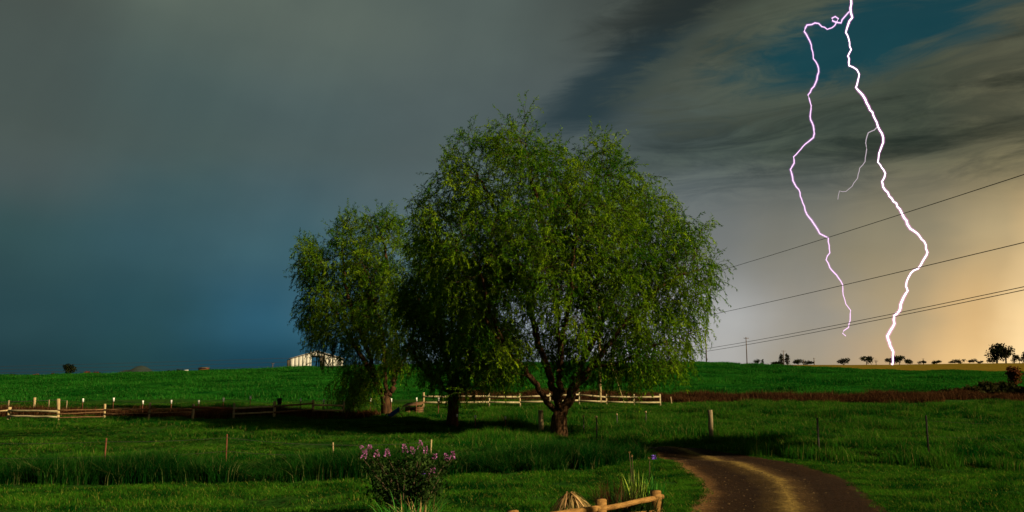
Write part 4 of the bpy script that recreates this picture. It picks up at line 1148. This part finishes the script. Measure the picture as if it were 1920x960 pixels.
def lilac():
    r = np.random.default_rng(77)
    Y = 18.4; g = np.array(onY(768, Y)); root = empty('flowering_shrub', g); tag(root, 'dark flowering shrub with purple flower spikes on the front lawn', 'shrub')
    heads = [(686, 846), (692, 842), (680, 856), (706, 852), (726, 852), (760, 845), (776, 848), (788, 838), (798, 849), (839, 860), (848, 857), (803, 880), (810, 884), (790, 890), (814, 858)]
    st = MB(); LP = []; LD = []
    tips = []
    for (px, py) in heads: tips.append(np.array(at(px, py + 4, Y + r.uniform(-.4, .4))) - g)
    for _ in range(46):
        px = r.uniform(690, 835); py = r.uniform(862, 925) ; tips.append(np.array(at(px, py, Y + r.uniform(-.7, .7))) - g)
    for t in tips:
        b = np.array((t[0] * .18 + r.normal() * .05, r.normal() * .12, -.05)); m = (b + t) / 2 + np.array((t[0] * -.08, r.normal() * .08, .12)) + r.normal(size=3) * .04
        P = resample([b, m, t], 9); st.tube(P, np.linspace(.016, .005, 9), 4, cap=False)
        for p in P[3:]:
            for _k in range(12): LP.append(p + r.normal(size=3) * .10); LD.append(r.normal(size=3) + np.array((0, 0, .1)))
    st.build('stems', M['stem'], root, True)
    link('leaves', leaves_mesh('leaves', np.array(LP), np.array(LD), .10, .048, 5), M['lilacleaf'], root)
    for i, (px, py) in enumerate(heads):
        t = tips[i]; n = 60; hh = r.uniform(.12, .19); z = r.random(n); a = r.random(n) * 6.283; rad = .045 * (1 - z * .75)
        ln = r.normal(size=2) * .05
        P = np.stack([rad * np.cos(a) + ln[0] * z, rad * np.sin(a) + ln[1] * z, z * hh], -1)
        D = np.stack([np.cos(a), np.sin(a), np.full(n, .4)], -1)
        o = link('flower_spike', leaves_mesh('flower_spike', P, D, .035, .034, 600 + i), M['lilac'] if i != 13 else M['iris'], root); o.location = t
lilac()
def clump(name, label, px, Y, args, mat, cat='plant'):
    g = onY(px, Y); root = empty(name, g); tag(root, label, cat)
    o = link('leaves', blade_clump(*args), mat, root); return root, g
clump('day_lily', 'long-leaved green and yellow plant at the foot of the flowering shrub', 775, 17.6, (300, .62, .45, .95, .026, 1.2, 91), M['irisleaf'])
r2, g2 = clump('dried_plant', 'withered yellow stalks in front of the flowering shrub', 792, 17.3, (75, .42, .4, .85, .022, .8, 92), M['straw'])
def straw_mound():
    g = np.array(onY(1068, 17.9)); root = empty('ornamental_grass', g); tag(root, 'mound of dead straw-coloured leaves behind the split-rail fence', 'plant')
    r = np.random.default_rng(93); mb = MB(); tones = []
    for i in range(130):
        a = r.random() * 6.283; out = np.array((math.cos(a), math.sin(a), 0)); side = np.array((-out[1], out[0], 0)); w = r.uniform(.022, .05)
        top = r.uniform(.58, .78); reach = r.uniform(.5, .85); p0 = r.normal(size=3) * .05; segs = 7; V = []; sw = r.normal() * .25
        for q in range(segs + 1):
            t = q / segs; rr = reach * t ** .85
            z = top * (1 - t ** 1.15) + .05 * math.sin(t * 3.14) - .02; ww = w * (1 - .75 * t) * (.5 + min(1, t * 3) * .5)
            p = out * rr + side * sw * t * t * .4 + np.array((p0[0], p0[1], z))
            V += [p - side * ww / 2, p + side * ww / 2]
        mb.add(V, [(2 * q, 2 * q + 1, 2 * q + 3, 2 * q + 2) for q in range(segs)]); tones += [r.random()] * len(V)
    me = mb.mesh('leaves'); a_ = me.attributes.new('tone', 'FLOAT', 'POINT'); a_.data.foreach_set('value', np.array(tones, np.float32))
    link('leaves', me, M['straw'], root)
straw_mound()
def iris():
    g = np.array(onY(1192, 20.6)); root = empty('iris_clump', g); tag(root, 'iris clump with one purple flower above the split-rail fence', 'plant')
    Yp = 20.6
    # leaves in three patches
    for (px, n, mt, h0, h1, sd, nm) in ((1186, 26, 'paleleaf', .62, .95, 1, 'pale_leaves'), (1222, 46, 'irisleaf', .5, .85, 2, 'leaves'), (1200, 60, 'lilacleaf', .4, .8, 3, 'dark_leaves')):
        o = link(nm, blade_clump(n, .22, h0, h1, .032, .55, sd, 5, .4), M[mt], root); o.location = np.array(onY(px, Yp + (sd - 1) * .25)) - g
    r = np.random.default_rng(8)
    for (px, py, big) in ((1226, 853, True), (1218, 856, False), (1180, 846, False), (1185, 852, False)):
        b = np.array(onY(px - 4, Yp)) - g; t = np.array(at(px, py + 4, Yp)) - g
        MB().tube(resample([b, (b + t) / 2 + r.normal(size=3) * .02, t], 6), .008, 4).build('stem', M['irisleaf'] if big else M['stem'], root, True)
        n = 26 if big else 8; a = r.random(n) * 6.283; D = np.stack([np.cos(a), np.sin(a), r.choice([-.9, .9], n) if big else np.full(n, 1.5)], -1)
        o = link('flower' if big else 'bud', leaves_mesh('flower', np.zeros((n, 3)) + r.normal(size=(n, 3)) * .012, D, .085 if big else .05, .05 if big else .025, 60 + px), M['iris'] if big else M['straw'], root); o.location = t
iris()
clump('brown_shrub', 'wispy brown dead stalks left of the iris clump', 1148, 19.3, (220, .45, .4, 1.0, .014, .8, 94), M['dry'])
clump('dark_sedge', 'dark green leafy clump between the brown stalks and fence', 1175, 19.0, (420, .75, .35, .75, .022, 1.0, 95), M['lilacleaf'])

# ------------------------------------------------------------------ small things near the willows
def hutch():
    g = np.array(onY(778, 60.5)); root = empty('wooden_hutch', g); tag(root, 'small brown wooden hutch at the left end of the pale fence', 'hutch'); root.rotation_euler = (0, 0, R(-14))
    for i, z in enumerate(np.arange(.14, .72, .145)):
        for xx, ww in ((-.36, .42), (.36, .42)) if .25 < z < .6 else ((0, 1.14),):
            MB().box((xx, -.42, z), (ww, .04, .135), jit=.006).build('plank', M['brownwood'], root)
        MB().box((0, .42, z), (1.14, .04, .135), jit=.006).build('plank', M['brownwood'], root)
        for s in (-1, 1): MB().box((s * .555, 0, z), (.04, .80, .135), jit=.006).build('plank', M['brownwood'], root)
    for sx in (-1, 1):
        for sy in (-1, 1): MB().box((sx * .5, sy * .36, .33), (.08, .08, .8)).build('leg', M['brownwood'], root)
    rot = Matrix.Rotation(R(9), 4, 'X') @ Matrix.Rotation(R(-5), 4, 'Y')
    for i in range(5): MB().box((0, -.48 + i * .24, .86 + .012 * (i % 2) + .042 * (i - 2) * .9), (1.5, .23, .04), rot, jit=.006).build('roof_plank', M['brownwood'], root)
hutch()
def wheelbarrow():
    g = np.array(gp(742, 786)); root = empty('wheelbarrow', g); tag(root, 'blue wheelbarrow tipped up beside the left willow trunk', 'wheelbarrow'); root.rotation_euler = (0, 0, R(8))
    bm = bmesh.new()
    # tray: tapered pan
    lo = [(-.30, -.20, 0), (.28, -.20, 0), (.28, .20, 0), (-.30, .20, 0)]; hi = [(-.50, -.33, .26), (.44, -.33, .22), (.44, .33, .22), (-.50, .33, .26)]
    V = [bm.verts.new(v) for v in lo + hi]; bm.faces.new(V[:4][::-1])
    for i in range(4): bm.faces.new((V[i], V[(i + 1) % 4], V[4 + (i + 1) % 4], V[4 + i]))
    bmesh.ops.solidify(bm, geom=bm.faces[:], thickness=.012)
    me = bpy.data.meshes.new('tray'); bm.to_mesh(me); bm.free()
    Rm = Matrix.Rotation(R(-36), 4, 'Y')
    o = link('tray', me, M['blue'], root); o.matrix_local = Matrix.Translation((0, 0, .34)) @ Rm
    for s in (-1, 1):
        mb = MB(); mb.tube([(-.62, s * .10, -.02), (.1, s * .22, -.05), (.78, s * .28, .06)], .018, 6); h = mb.build('handle', M['oldwood'], root, True); h.matrix_local = Matrix.Translation((0, 0, .34)) @ Rm
        mb = MB(); mb.tube([(.2, s * .22, -.05), (.28, s * .24, -.34)], .015, 5); l = mb.build('leg', M['rust'], root, True); l.matrix_local = Matrix.Translation((0, 0, .34)) @ Rm
    n = 18; mb = MB(); mb.tube([(math.cos(a) * .16, 0, math.sin(a) * .16) for a in np.linspace(0, 2 * math.pi, n)], .04, 6, cap=False); w = mb.build('wheel', M['rubber'], root, True)
    w.location = (-.52, 0, .02 + .16)
wheelbarrow()
def bucket():
    Y = 54.0; p = np.array(at(524, 759, Y)); k = Y / F
    n = 14; mb = MB(); mb.tube([(0, 0, 0), (0, 0, .02), (0, 0, .42), (0, 0, .44), (0, 0, .44)], [.12, .13, .165, .18, .165], n); root = mb.build('bucket', M['rubber'], None, True, loc=tuple(p)); tag(root, 'small black bucket hung on a post of the farm fence', 'bucket')
    hnd = MB(); hnd.tube([(-.16, 0, .42), (-.12, 0, .52), (0, 0, .56), (.12, 0, .52), (.16, 0, .42)], .008, 4); hnd.build('handle', M['wire'], root, True)
bucket()
